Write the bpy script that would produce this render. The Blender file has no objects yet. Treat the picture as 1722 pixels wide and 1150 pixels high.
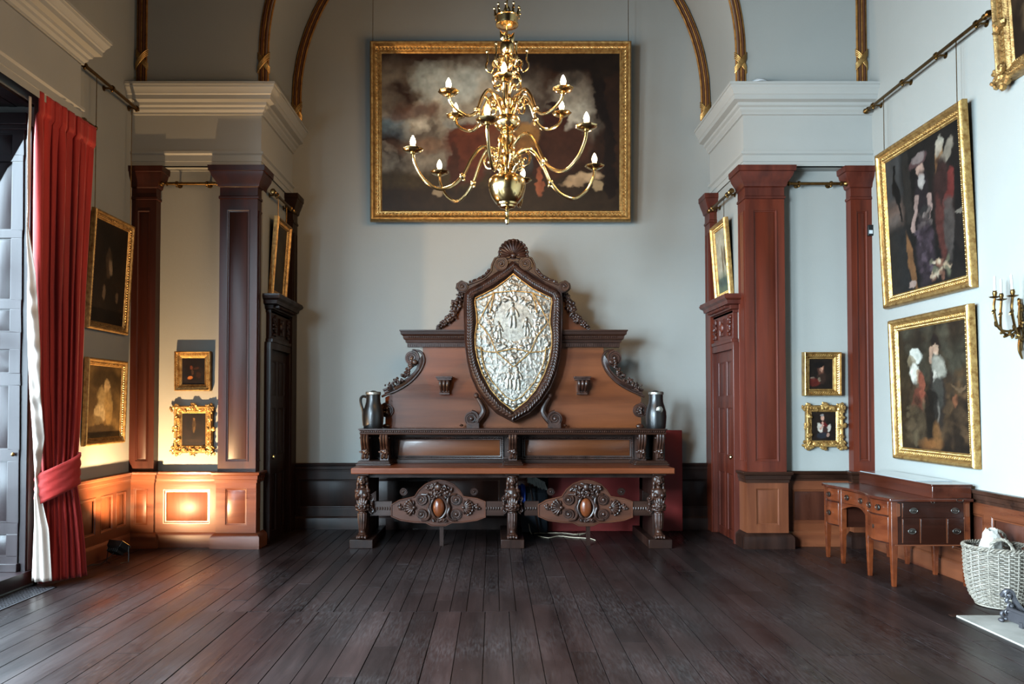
import bpy, bmesh, math, random
import numpy as np
from mathutils import Vector, Matrix, Euler
PI = math.pi
R = math.radians
random.seed(7)
scn = bpy.context.scene
COL = scn.collection

# ------------------------------------------------------------------ camera
F = 1340.0; TH = R(1.5); CX = 831.0; CY = 682 - F * math.tan(TH); EYE = 1.57
cd = bpy.data.cameras.new('camera'); cam = bpy.data.objects.new('camera', cd); COL.objects.link(cam)
cam.location = (0, 0, EYE); cam.rotation_euler = (R(90) + TH, 0, 0)
cd.sensor_width = 36; cd.lens = 36 * F / 1722; cd.clip_end = 100
cd.shift_x = (861 - CX) / 1722; cd.shift_y = (CY - 575) / 1722
scn.camera = cam

# ------------------------------------------------------------------ light and exposure
scn.view_settings.view_transform = 'Standard'; scn.view_settings.look = 'None'
scn.view_settings.exposure = 0.12; scn.view_settings.gamma = 1; scn.view_settings.use_curve_mapping = False
scn.cycles.use_denoising = True; scn.cycles.sample_clamp_indirect = 6; scn.cycles.max_bounces = 8
w = bpy.data.worlds.new('sky'); scn.world = w; w.use_nodes = True
bg = w.node_tree.nodes['Background']; bg.inputs[0].default_value = (0.62, 0.8, 1, 1); bg.inputs[1].default_value = 0.8
XL, XR = -4.05, 4.22
WINS = [(4.75, 6.95), (1.6, 3.8), (-1.6, 0.6)]          # window openings in the left wall (y from, y to)
WIN_Z = (0.12, 4.22)
def area(name, loc, rot, sx, sy, power, col, spread=180):
    l = bpy.data.lights.new(name, 'AREA'); l.shape = 'RECTANGLE'; l.size = sx; l.size_y = sy
    l.energy = power; l.color = col; l.spread = R(spread)
    o = bpy.data.objects.new(name, l); COL.objects.link(o); o.location = loc; o.rotation_euler = rot
    return o
DAY = (0.64, 0.85, 1.0)
for k, (a, b) in enumerate(WINS):
    area('window_daylight', (XL - (0.95, 1.0, 1.1)[k], (a + b) / 2 - (0, .3, .5)[k], 2.3), (0, R(-90 + 29), R((0, 22, 32)[k])), 3.9, b - a - 0.1, (1250, 2350, 6200)[k], DAY, (140, 130, 125)[k])
WARM = (1.0, 0.56, 0.22)
def spot(name, loc, target, power, size, col, blend=0.6, rad=0.04):
    l = bpy.data.lights.new(name, 'SPOT'); l.energy = power; l.spot_size = R(size); l.spot_blend = blend
    l.color = col; l.shadow_soft_size = rad
    o = bpy.data.objects.new(name, l); COL.objects.link(o); o.location = loc
    o.rotation_euler = (Vector(target) - Vector(loc)).to_track_quat('-Z', 'Y').to_euler()
    return o
spot('floodlight_beam', (-3.72, 7.96, 0.28), (-3.15, 8.95, 2.1), 950, 150, (1.0, .64, .32), 0.8, 0.03)

# ------------------------------------------------------------------ helpers
def at(px, py, Y):
    """a point of the photograph placed on the plane y = Y, in metres"""
    u = (px - CX) / F; v = -(py - CY) / F; c, s = math.cos(TH), math.sin(TH)
    t = Y / (c - v * s)
    return Vector((u * t, Y, EYE + (s + v * c) * t))
def onx(px, py, X):
    u = (px - CX) / F; v = -(py - CY) / F; c, s = math.cos(TH), math.sin(TH)
    t = X / u
    return Vector((X, (c - v * s) * t, EYE + (s + v * c) * t))

class MB:
    def __init__(s): s.v = []; s.f = []
    def add(s, vs, fs, M=None):
        n = len(s.v)
        s.v += [tuple(M @ Vector(p)) for p in vs] if M is not None else [tuple(p) for p in vs]
        s.f += [tuple(i + n for i in f) for f in fs]
        return s
    def box(s, x0, x1, y0, y1, z0, z1, M=None):
        return s.add([(x0,y0,z0),(x1,y0,z0),(x1,y1,z0),(x0,y1,z0),(x0,y0,z1),(x1,y0,z1),(x1,y1,z1),(x0,y1,z1)],
                     [(0,3,2,1),(4,5,6,7),(0,1,5,4),(1,2,6,5),(2,3,7,6),(3,0,4,7)], M)
    def taper(s, b, z0, t, z1, M=None):
        (a0,a1,b0,b1), (c0,c1,d0,d1) = b, t
        return s.add([(a0,b0,z0),(a1,b0,z0),(a1,b1,z0),(a0,b1,z0),(c0,d0,z1),(c1,d0,z1),(c1,d1,z1),(c0,d1,z1)],
                     [(0,3,2,1),(4,5,6,7),(0,1,5,4),(1,2,6,5),(2,3,7,6),(3,0,4,7)], M)
    def lathe(s, prof, n=24, M=None, wob=None):
        vs = []; fs = []
        for (r, z) in prof:
            for k in range(n):
                a = 2 * PI * k / n; q = r * (wob(a, z) if wob else 1)
                vs.append((q * math.cos(a), q * math.sin(a), z))
        m = len(prof)
        for i in range(m - 1):
            for k in range(n):
                fs.append((i*n+k, i*n+(k+1) % n, (i+1)*n+(k+1) % n, (i+1)*n+k))
        if prof[0][0] > 1e-5: fs.append(tuple(range(n))[::-1])
        if prof[-1][0] > 1e-5: fs.append(tuple((m-1)*n + k for k in range(n)))
        return s.add(vs, fs, M)
    def ball(s, c, r, rot=None, nu=10, nv=6, M=None):
        if not hasattr(r, '__len__'): r = (r, r, r)
        T = Matrix.Translation(c) @ (Euler(rot).to_matrix().to_4x4() if rot else Matrix()) @ Matrix.Diagonal((*r, 1))
        if M is not None: T = M @ T
        prof = [(math.sin(PI * i / nv) if 0 < i < nv else 1e-4, -math.cos(PI * i / nv)) for i in range(nv + 1)]
        return s.lathe(prof, nu, T)
    def tube(s, pts, r, n=8, closed=False, M=None, flat=1.0):
        pts = [Vector(p) for p in pts]; m = len(pts)
        rs = r if hasattr(r, '__len__') else [r] * m
        vs = []; fs = []; up = None
        for i, p in enumerate(pts):
            if closed: t = pts[(i+1) % m] - pts[i-1]
            else: t = pts[min(i+1, m-1)] - pts[max(i-1, 0)]
            if t.length < 1e-9: t = Vector((0, 0, 1))
            t.normalize()
            if up is None:
                up = Vector((0, 1, 0)) if abs(t.y) < 0.9 else Vector((1, 0, 0))
            up = (up - t * up.dot(t))
            if up.length < 1e-6: up = t.orthogonal()
            up.normalize(); sd = t.cross(up)
            for k in range(n):
                a = 2 * PI * k / n
                vs.append(p + (sd * math.cos(a) + up * math.sin(a) * flat) * rs[i])
        for i in range(m if closed else m - 1):
            for k in range(n):
                j = (i + 1) % m
                fs.append((i*n+k, i*n+(k+1) % n, j*n+(k+1) % n, j*n+k))
        if not closed:
            fs.append(tuple(range(n))[::-1]); fs.append(tuple((m-1)*n+k for k in range(n)))
        return s.add(vs, fs, M)
    def prism(s, poly, z0, z1, M=None):
        n = len(poly)
        vs = [(x, y, z0) for x, y in poly] + [(x, y, z1) for x, y in poly]
        fs = [tuple(range(n))[::-1], tuple(range(n, 2*n))] + [(i, (i+1) % n, n+(i+1) % n, n+i) for i in range(n)]
        return s.add(vs, fs, M)
    def sweep(s, prof, path, closed=False, M=None, pclosed=False):
        """prof: (offset to the left of travel, height); path: plane polyline, mitred"""
        P = [Vector(p) for p in path]; m = len(P); vs = []; fs = []; q = len(prof)
        for i in range(m):
            a = P[i] - P[i-1] if (closed or i > 0) else P[1] - P[0]
            b = P[(i+1) % m] - P[i] if (closed or i < m-1) else P[-1] - P[-2]
            a.normalize(); b.normalize()
            na, nb = Vector((-a.y, a.x)), Vector((-b.y, b.x))
            mt = (na + nb); mt /= max(0.2, mt.dot(na))
            for (o, h) in prof: vs.append((P[i].x + mt.x*o, P[i].y + mt.y*o, h))
        for i in range(m if closed else m-1):
            j = (i+1) % m
            for k in range(q if pclosed else q-1):
                l = (k+1) % q
                fs.append((i*q+k, j*q+k, j*q+l, i*q+l))
        if pclosed and not closed:
            fs.append(tuple(range(q))); fs.append(tuple((m-1)*q+k for k in range(q)))
        return s.add(vs, fs, M)
    def mesh(s, name, M=None, sharp=35):
        me = bpy.data.meshes.new(name)
        me.from_pydata([tuple(M @ Vector(p)) for p in s.v] if M is not None else s.v, [], s.f)
        bm = bmesh.new(); bm.from_mesh(me)
        bmesh.ops.remove_doubles(bm, verts=bm.verts, dist=1e-5)
        bmesh.ops.recalc_face_normals(bm, faces=bm.faces)
        bm.to_mesh(me); bm.free()
        for p in me.polygons: p.use_smooth = True
        me.set_sharp_from_angle(angle=R(sharp))
        return me
    def build(s, name, mat, parent=None, world=False, bevel=0, sharp=35):
        M = chain(parent).inverted() if (world and parent) else None
        return link(name, s.mesh(name, M, sharp), mat, parent, bevel)
def chain(o):
    M = Matrix()
    while o: M = o.matrix_basis @ M; o = o.parent
    return M
def link(name, me, mat, parent=None, bevel=0):
    o = bpy.data.objects.new(name, me); COL.objects.link(o); o.parent = parent
    if mat and not me.materials: me.materials.append(mat)
    if bevel:
        b = o.modifiers.new('bevel', 'BEVEL'); b.width = bevel; b.segments = 2; b.limit_method = 'ANGLE'; b.angle_limit = R(40)
    return o
def tag(o, label=None, cat=None, group=None, kind=None):
    if label: o['label'] = label
    if cat: o['category'] = cat
    if group: o['group'] = group
    if kind: o['kind'] = kind
    return o
def thing(name, loc, label=None, cat=None, group=None, rz=0, rx=0, kind=None):
    o = bpy.data.objects.new(name, None); COL.objects.link(o); o.location = loc; o.rotation_euler = (rx, 0, rz)
    o.empty_display_size = 0.1
    return tag(o, label, cat, group, kind)
def struct(o): o['kind'] = 'structure'; return o
def copy_tree(o, parent=None):
    c = o.copy(); COL.objects.link(c); c.parent = parent
    for ch in list(o.children): copy_tree(ch, c)
    return c
MIR = Matrix.Diagonal((-1, 1, 1, 1))
T = Matrix.Translation
XZ = Matrix(((1,0,0,0),(0,0,1,0),(0,1,0,0),(0,0,0,1)))      # plane (x, y) -> (x, z); height -> y
def spline(pts, n=8):
    """Catmull-Rom through points"""
    P = [Vector(p) for p in pts]; P = [P[0]*2-P[1]] + P + [P[-1]*2-P[-2]]; out = []
    for i in range(1, len(P)-2):
        for k in range(n):
            t = k/n; a, b, c, d = P[i-1:i+3]
            out.append(0.5*((2*b)+(c-a)*t+(2*a-5*b+4*c-d)*t*t+(3*b-a-3*c+d)*t**3))
    out.append(P[-2]); return out

# ------------------------------------------------------------------ materials
def srgb(c):
    if isinstance(c, str): c = tuple(int(c[i:i+2], 16)/255 for i in (0, 2, 4))
    return tuple(((x+0.055)/1.055)**2.4 if x > 0.04045 else x/12.92 for x in c)
def mat(name, col, rough=0.5, metal=0, bump=0, bscale=40, vary=0.0, vscale=3, coat=0, col2=None, stretch=(1,1,1),
        coords='Object', rvar=0, rand=0, emit=None, estr=0, spec=0.5, sheen=0, trans=0, bright=False):
    m = bpy.data.materials.new(name); m.use_nodes = True; nt = m.node_tree; N = nt.nodes; L = nt.links
    p = N['Principled BSDF']; alb = 1 if bright else 0.33 if metal < .5 else 0.62; c = (*[x*alb for x in srgb(col)], 1)
    p.inputs['Base Color'].default_value = c; p.inputs['Roughness'].default_value = rough
    p.inputs['Metallic'].default_value = metal; p.inputs['Coat Weight'].default_value = coat
    p.inputs['Specular IOR Level'].default_value = spec*.6; p.inputs['Sheen Weight'].default_value = sheen
    p.inputs['Transmission Weight'].default_value = trans; p.inputs['Coat Roughness'].default_value = 0.15
    if coords == 'Position': src = N.new('ShaderNodeNewGeometry').outputs['Position']
    else: src = N.new('ShaderNodeTexCoord').outputs[coords]
    mp = N.new('ShaderNodeMapping'); mp.inputs['Scale'].default_value = stretch; L.new(src, mp.inputs[0])
    if vary or col2:
        n = N.new('ShaderNodeTexNoise'); n.inputs['Scale'].default_value = vscale; n.inputs['Detail'].default_value = 7
        n.inputs['Roughness'].default_value = 0.62
        L.new(mp.outputs[0], n.inputs['Vector'])
        rmp = N.new('ShaderNodeValToRGB'); rmp.color_ramp.elements[0].position = 0.32; rmp.color_ramp.elements[1].position = 0.68
        c2 = tuple(x*alb for x in srgb(col2)) if col2 else tuple(x*(1-vary) for x in c[:3])
        rmp.color_ramp.elements[0].color = (*c2, 1); rmp.color_ramp.elements[1].color = c
        L.new(n.outputs[0], rmp.inputs[0]); out = rmp.outputs[0]
        if rand:
            oi = N.new('ShaderNodeObjectInfo'); hs = N.new('ShaderNodeHueSaturation')
            mr = N.new('ShaderNodeMapRange'); mr.inputs[3].default_value = 1-rand; mr.inputs[4].default_value = 1+rand
            L.new(oi.outputs['Random'], mr.inputs[0]); L.new(mr.outputs[0], hs.inputs['Value']); L.new(out, hs.inputs['Color']); out = hs.outputs[0]
        L.new(out, p.inputs['Base Color'])
        if rvar:
            n2 = N.new('ShaderNodeTexNoise'); n2.inputs['Scale'].default_value = vscale*0.5; n2.inputs['Detail'].default_value = 5
            L.new(mp.outputs[0], n2.inputs['Vector'])
            mr = N.new('ShaderNodeMapRange'); mr.inputs[1].default_value = 0.3; mr.inputs[2].default_value = 0.7
            mr.inputs[3].default_value = rough-rvar; mr.inputs[4].default_value = rough+rvar
            L.new(n2.outputs[0], mr.inputs[0]); L.new(mr.outputs[0], p.inputs['Roughness'])
    if bump:
        b = N.new('ShaderNodeBump'); b.inputs['Strength'].default_value = bump; b.inputs['Distance'].default_value = 0.01
        n = N.new('ShaderNodeTexNoise'); n.inputs['Scale'].default_value = bscale; n.inputs['Detail'].default_value = 4
        L.new(mp.outputs[0], n.inputs['Vector']); L.new(n.outputs[0], b.inputs['Height']); L.new(b.outputs[0], p.inputs['Normal'])
    if emit:
        p.inputs['Emission Color'].default_value = (*srgb(emit), 1); p.inputs['Emission Strength'].default_value = estr
    return m
M = {}
M['wall'] = mat('wall_paint', 'b7b7b0', 0.6, bump=0.08, bscale=60, vary=0.05, vscale=1.2, coords='Position')
M['white'] = mat('plaster_white', 'c6c5be', 0.45, bump=0.04, bscale=50, vary=0.04, vscale=2, coords='Position')
M['ceil'] = mat('ceiling_paint', '4e4034', 0.7, vary=0.04, coords='Position')
def wood(name, a, b, rough, axis, vs=6, coat=0.0, bump=0.05, rvar=0.1, coords='Position', rand=0, spec=.4):
    st = {'x': (0.08, 1, 1), 'y': (1, 0.08, 1), 'z': (1, 1, 0.08)}[axis]
    return mat(name, a, rough, col2=b, vscale=vs, stretch=st, coat=coat, bump=bump, bscale=vs*6, rvar=rvar, coords=coords, rand=rand, spec=spec)
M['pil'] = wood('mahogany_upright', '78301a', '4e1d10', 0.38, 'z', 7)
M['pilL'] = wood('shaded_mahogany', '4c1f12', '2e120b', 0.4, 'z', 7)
M['pil_d'] = wood('mahogany_carved', '70301f', '451a12', 0.4, 'z', 9)
M['dadox'] = wood('oak_dado', '84492c', '552a1a', 0.34, 'x', 7)
M['dadoz'] = wood('oak_dado_panel', '8c5031', '5a2c1b', 0.4, 'z', 5, spec=.3)
M['dadoy'] = wood('oak_dado_side', '84492c', '552a1a', 0.34, 'y', 7)
M['dark'] = wood('dark_walnut', '3a2219', '1f120e', 0.4, 'z', 8, spec=.22)
M['darkx'] = wood('dark_walnut_rail', '472a1d', '27160f', 0.34, 'x', 8)
M['carve'] = mat('carved_walnut', '4f2e20', 0.4, col2='26140e', vscale=14, bump=0.1, bscale=90, coat=0.03, spec=.4, rvar=0.08, coords='Position')
M['board'] = wood('red_walnut_board', '8a4a20', '5a2c12', 0.36, 'x', 5, coat=0.1)
M['seat'] = wood('waxed_seat', '8a4726', '613018', 0.3, 'x', 6)
M['pdark'] = wood('dado_panel_dark', '5c3020', '3a1c13', 0.36, 'z', 6)
M['rail'] = wood('cartouche_walnut', '67361c', '3e1e11', 0.38, 'x', 7)
M['floor'] = mat('floorboards', '362522', 0.36, col2='1b1211', vscale=5, stretch=(1, 0.12, 1), bump=0.18, bscale=22, rvar=0.13, coords='Position', rand=0.3, spec=.33)
M['gold'] = mat('gilt', 'cfa868', 0.4, 0.85, col2='8c6232', vscale=22, bump=0.25, bscale=80)
M['goldd'] = mat('old_gilt', 'c09a60', 0.42, 0.8, col2='74502c', vscale=25, bump=0.3, bscale=90)
M['brass'] = mat('polished_brass', 'f2d29a', 0.17, 1.0, col2='e0b878', vscale=6, bump=0.02, bscale=30)
M['brassd'] = mat('aged_brass', '8c6a3c', 0.32, 1.0, col2='5a4225', vscale=14)
M['silver'] = mat('embossed_silver', 'a9a69c', 0.4, 0.92, col2='6b6963', vscale=30, bump=0.35, bscale=120)
M['leather'] = mat('black_leather', '1b1817', 0.36, bump=0.12, bscale=60, vary=0.3, coat=0.1)
M['iron'] = mat('cast_iron', '4a474a', 0.45, 0.6, bump=0.15, bscale=60, vary=0.2)
M['black'] = mat('black_metal', '121110', 0.45)
M['red'] = mat('red_velvet', '8a150d', 0.75, col2='6a0f0a', vscale=5, stretch=(1, 1, 0.1), sheen=0.08, bright=True, bump=0.08, bscale=120)
M['lining'] = mat('cream_lining', 'a0938a', 0.5, bright=True, vary=0.08, vscale=4)
M['redboard'] = mat('red_painted_board', 'a02018', 0.6, vary=0.2, coords='Position')
M['shutter'] = wood('shutter_wood', '372628', '24181a', 0.38, 'z', 6, coat=0)
M['stone'] = mat('hearth_stone', 'c8c2b8', 0.5, col2='a8a298', vscale=4, bump=0.1, coords='Position')
M['marble'] = mat('white_marble', 'dfe3e3', 0.3, vary=0.06, vscale=4)
M['wick'] = mat('grey_wicker', 'a39787', 0.6, col2='6b6154', vscale=25, bump=0.2, bscale=100)
M['paper'] = mat('brown_paper', 'a08d78', 0.8, vary=0.15, vscale=8)
M['paperw'] = mat('pale_paper', 'c9c2b6', 0.8, vary=0.15, vscale=20)
M['candle'] = mat('white_wax', 'f0eee6', 0.4)
M['plastic'] = mat('white_plastic', 'e4e6e6', 0.35)
M['cable'] = mat('cream_cable', 'b3a58c', 0.5, bright=True)
M['blue'] = mat('blue_cloth', '2d4a9c', 0.7, bright=True)
M['navy'] = mat('navy_case', '1a2430', 0.5)
M['fluff'] = mat('grey_bristle', 'c9cfc9', 0.7, bright=True)
M['bulb'] = mat('lit_bulb', 'fff0d0', 0.3, emit='ffe2ac', estr=40)
M['glass'] = mat('window_glass', 'ffffff', 0.02, trans=1.0)
M['inlay'] = mat('satinwood_inlay', '6e3a22', 0.4)
M['deskf'] = wood('desk_mahogany', '7c3c1e', '4e2010', 0.28, 'y', 9, coat=0.25)
M['desks'] = wood('desk_side', '3e1c12', '28120b', 0.3, 'x', 8, coat=0.15)
M['deskt'] = wood('desk_top', '5b2a1a', '3d1a10', 0.16, 'y', 8, coat=0.5)
def canvas_mat():
    m = bpy.data.materials.new('oil_paint'); m.use_nodes = True; nt = m.node_tree; p = nt.nodes['Principled BSDF']
    a = nt.nodes.new('ShaderNodeAttribute'); a.attribute_name = 'paint'; nt.links.new(a.outputs['Color'], p.inputs['Base Color'])
    p.inputs['Roughness'].default_value = 0.5; p.inputs['Specular IOR Level'].default_value = 0.12
    n = nt.nodes.new('ShaderNodeTexNoise'); n.inputs['Scale'].default_value = 60
    t = nt.nodes.new('ShaderNodeTexCoord'); nt.links.new(t.outputs['Object'], n.inputs['Vector'])
    b = nt.nodes.new('ShaderNodeBump'); b.inputs['Strength'].default_value = 0.15; b.inputs['Distance'].default_value = 0.005
    nt.links.new(n.outputs[0], b.inputs['Height']); nt.links.new(b.outputs[0], p.inputs['Normal'])
    return m
M['oil'] = canvas_mat()
def floor_wear():
    nt = M['floor'].node_tree; N = nt.nodes; L = nt.links; p = N['Principled BSDF']; src = p.inputs['Base Color'].links[0].from_socket
    g = N.new('ShaderNodeNewGeometry'); mp = N.new('ShaderNodeMapping'); mp.inputs['Scale'].default_value = (1, .12, 1); L.new(g.outputs['Position'], mp.inputs[0])
    def mask(scale, lo, hi, vec):
        n = N.new('ShaderNodeTexNoise'); n.inputs['Scale'].default_value = scale; n.inputs['Detail'].default_value = 6; L.new(vec, n.inputs['Vector'])
        r = N.new('ShaderNodeMapRange'); r.inputs[1].default_value = lo; r.inputs[2].default_value = hi; L.new(n.outputs[0], r.inputs[0]); return r.outputs[0]
    a = mask(.9, .42, .62, g.outputs['Position']); b = mask(75, .4, .75, mp.outputs[0])
    m = N.new('ShaderNodeMath'); m.operation = 'MULTIPLY'; L.new(a, m.inputs[0]); L.new(b, m.inputs[1])
    v = N.new('ShaderNodeTexVoronoi'); v.inputs['Scale'].default_value = 9; L.new(g.outputs['Position'], v.inputs['Vector'])
    d = N.new('ShaderNodeMapRange'); d.inputs[1].default_value = .055; d.inputs[2].default_value = .03; L.new(v.outputs['Distance'], d.inputs[0])
    m1 = N.new('ShaderNodeMath'); m1.operation = 'MULTIPLY'; m1.inputs[1].default_value = .22; L.new(m.outputs[0], m1.inputs[0])
    m2 = N.new('ShaderNodeMath'); m2.operation = 'MAXIMUM'; L.new(m1.outputs[0], m2.inputs[0])
    m3 = N.new('ShaderNodeMath'); m3.operation = 'MULTIPLY'; m3.inputs[1].default_value = .3; L.new(d.outputs[0], m3.inputs[0]); L.new(m3.outputs[0], m2.inputs[1])
    x = N.new('ShaderNodeMix'); x.data_type = 'RGBA'; L.new(m2.outputs[0], x.inputs['Factor']); L.new(src, x.inputs['A']); x.inputs['B'].default_value = (.065, .056, .055, 1)
    L.new(x.outputs['Result'], p.inputs['Base Color'])
floor_wear()
# ------------------------------------------------------------------ room shell
YB, YP, YF_ = 10.2, 8.97, 8.82          # back wall, niche wall, entablature / pilaster plane
AL, AR = -2.62, 2.80                   # side walls of the alcove
ZC = 8.6
DADO = 0.84
b = MB()
b.box(XL-0.6, XR+0.3, -2.7, YB+0.3, -0.2, -0.014)
floor = struct(b.build('floor', M['floor']))
# floorboards: one shared board mesh, scaled
pm = MB().box(0, 1, 0, 1, -0.013, 0).mesh('plank'); pm.materials.append(M['floor'])
rr = random.Random(3)
def plank(x0, x1, y0, y1):
    o = bpy.data.objects.new('plank', pm); COL.objects.link(o); o.parent = floor
    g = 0.003
    o.location = (x0+g, y0+g, rr.uniform(-0.0015, 0.0015)); o.scale = (x1-x0-2*g, y1-y0-2*g, 1)
    return o
npl = 0
PW = 0.181; JY = 6.12
nb = int((XR-XL)/PW)+1
for i in range(nb):
    x0 = XL + i*PW; x1 = min(x0+PW, XR)
    c = (x0+x1)/2
    mid = -2.3 < c < 0.25
    cuts = [0.4]
    if mid: cuts += [4.9 + rr.uniform(-.3, .5)] if rr.random() < .35 else []; cuts += [JY]
    else: cuts += [5.0+rr.uniform(-.6, 1.2), 7.2+rr.uniform(-1, .9)]
    for a_, b_ in zip(cuts, cuts[1:] + ([] if mid else [YB])): plank(x0, x1, a_, b_); npl += 1
    if mid: xm1 = x1; xm0 = x0 if 'xm0' not in globals() else xm0
n2 = 20
for i in range(n2):
    x0 = xm0 + (xm1-xm0)*i/n2; x1 = xm0 + (xm1-xm0)*(i+1)/n2
    cuts = [JY, 6.9+rr.uniform(-.5, .5), 8.3+rr.uniform(-.5, .6), YB]
    for a_, b_ in zip(cuts, cuts[1:]): plank(x0, x1, a_, b_)
struct(MB().box(XL-0.6, XR+0.3, -2.7, YB+0.3, ZC, ZC+0.2).build('ceiling', M['ceil']))
# left wall with three window openings
b = MB(); e = [-2.7] + [v for w_ in sorted(WINS) for v in w_] + [YB+0.3]
TW = 0.55
for k in range(0, len(e), 2): b.box(XL-TW, XL, e[k], e[k+1], 0, ZC)
for (a_, c_) in WINS:
    b.box(XL-TW, XL, a_, c_, WIN_Z[1], ZC); b.box(XL-TW, XL, a_, c_, -0.1, WIN_Z[0])
struct(b.build('wall_left', M['wall']))
struct(MB().box(XR, XR+0.3, -2.7, YB+0.3, 0, ZC).build('wall_right', M['wall']))
struct(MB().box(XL-TW, XR, YB, YB+0.3, 0, ZC).build('wall_back', M['wall']))
struct(MB().box(XL-TW, XR+0.3, -2.9, -2.7, 0, ZC).build('wall_front', M['dark']))
struct(MB().box(XL, AL, YP, YB, 0, 5.12).build('wall_niche_left', M['wall']))
struct(MB().box(AR, XR, YP, YB, 0, 5.12).build('wall_niche_right', M['wall']))
# the arched upper wall and the barrel over the alcove
ACX = (AL+AR)/2; AR_ = (AR-AL)/2; SPR = 5.52
def arch_pts(r, n=28, z0=5.12):
    p = [(ACX-r, z0)] + [(ACX - r*math.cos(PI*k/n), SPR + r*math.sin(PI*k/n)) for k in range(n+1)] + [(ACX+r, z0)]
    return p
b = MB(); ap = arch_pts(AR_)
YU = 8.86
for (x0, z0), (x1, z1) in zip(ap, ap[1:]):
    if abs(x1-x0) > 1e-6:
        b.add([(x0, YU, z0), (x1, YU, z1), (x1, YU, ZC), (x0, YU, ZC)], [(0, 1, 2, 3)])
    b.add([(x0, YU, z0), (x1, YU, z1), (x1, YB, z1), (x0, YB, z0)], [(0, 1, 2, 3)])
b.add([(XL, YU, 5.12), (AL, YU, 5.12), (AL, YU, ZC), (XL, YU, ZC)], [(0, 1, 2, 3)])
b.add([(XR, YU, 5.12), (AR, YU, 5.12), (AR, YU, ZC), (XR, YU, ZC)], [(0, 1, 2, 3)])
struct(b.build('wall_arch', M['wall'], sharp=30))

# white entablatures: architrave, frieze and cornice
ENT = [(0, 4.225), (0, 4.29), (.008, 4.292), (.008, 4.36), (.03, 4.375), (.03, 4.40), (0, 4.405), (0, 4.81), (.02, 4.815), (.022, 4.835),
       (.045, 4.86), (.05, 4.885), (.075, 4.9), (.08, 4.93), (.135, 4.945), (.138, 4.99), (.15, 5.0), (.155, 5.02), (.185, 5.06), (.19, 5.085), (.2, 5.087), (.2, 5.115), (-.05, 5.13)]
b = MB(); b.sweep([(-o, h) for o, h in ENT], [(XL, YF_), (AL+.02, YF_), (AL+.02, YB)])
b.box(XL, AL+.02, YF_, YP+.05, 4.225, 4.24); b.box(XL, AL+.02, YF_+.0, YP+.02, 5.10, 5.12)
struct(b.build('trim_1', M['white'], sharp=25))
b = MB(); b.sweep(ENT, [(XR, YF_), (AR-.02, YF_), (AR-.02, YB)])
b.box(AR-.02, XR, YF_, YP+.05, 4.225, 4.24); b.box(AR-.02, XR, YF_, YP+.02, 5.10, 5.12)
struct(b.build('trim_2', M['white'], sharp=25))
b = MB(); b.sweep(ENT, [(XL, 7.5), (XL+.12, 7.5), (XL+.12, 4.1), (XL, 4.1)])
struct(b.build('trim_3', M['white'], sharp=25))

# reeded gilt ribs on the arches
M['reed'] = mat('gilt_reed', 'c98f4a', 0.38, 0.7, col2='8a5426', vscale=12)
M['reedb'] = mat('brown_reed', '6e3f22', 0.45, 0.2, vary=0.2)
def rib(name, path, Y, ztie, tilt=0):
    root = thing(name, (path[0][0], Y, path[0][1]), kind='structure')
    P = [Vector((x, z)) for x, z in path]
    for k in range(5):
        off = (k-2)*0.0235; pts = []
        for i, p in enumerate(P):
            t = (P[min(i+1, len(P)-1)] - P[max(i-1, 0)]).normalized(); n = Vector((t.y, -t.x))
            q = p + n*off; pts.append((q.x, Y - (0.014 if k % 2 else 0.002) + abs(off)*.25, q.y))
        MB().tube(pts, 0.0125 if k % 2 else 0.0135, 8).build('reed', M['reed'] if k % 2 == 0 else M['reedb'], root, world=True)
    # crossed ribbon
    j = min(range(len(P)), key=lambda i: abs(P[i].y-ztie)); t = (P[min(j+1, len(P)-1)] - P[max(j-1, 0)]).normalized(); n = Vector((t.y, -t.x)); c = P[j]
    b = MB()
    for s in (-1, 1):
        for q in range(4):
            pts = []
            for u in np.linspace(-1, 1, 9):
                p = c + n*(u*0.068) + t*(s*u*0.085 + (q-1.5)*0.021)
                pts.append((p.x, Y - 0.034*(1-abs(u)**3) - (0.006 if s > 0 else 0) + .012, p.y))
            b.tube(pts, 0.0085, 6, flat=0.7)
    b.build('ribbon', M['gold'], root, world=True)
    return root
def clip(pts, zmax): return [p for p in pts if p[1] <= zmax]
fa = arch_pts(AR_-0.03, 60, 5.14); half = len(fa)//2
def dens(a, b_, n): return [(a[0]+(b_[0]-a[0])*i/n, a[1]+(b_[1]-a[1])*i/n) for i in range(n)]
Lf = dens((ACX-AR_+.03, 5.12), fa[1], 8) + fa[1:half+1]; Rf = [(2*ACX-x, z) for x, z in Lf]
rib('trim_4', Lf, YU-.01, 5.42); rib('trim_5', Rf, YU-.01, 5.42)
ba = arch_pts(AR_-0.075, 60, 5.14)
Lb = dens((ACX-AR_+.075, 5.1), ba[1], 8) + ba[1:half+1]; Rb = [(2*ACX-x, z) for x, z in Lb]
rib('trim_6', Lb, YB-.03, 5.36); rib('trim_7', Rb, YB-.03, 5.36)
rib('trim_8', dens((XL+.09, 5.12), (XL+.09, 8.5), 40), YU-.01, 5.42)
rib('trim_9', dens((XR-.09, 5.12), (XR-.09, 8.5), 40), YU-.01, 5.42)

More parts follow.
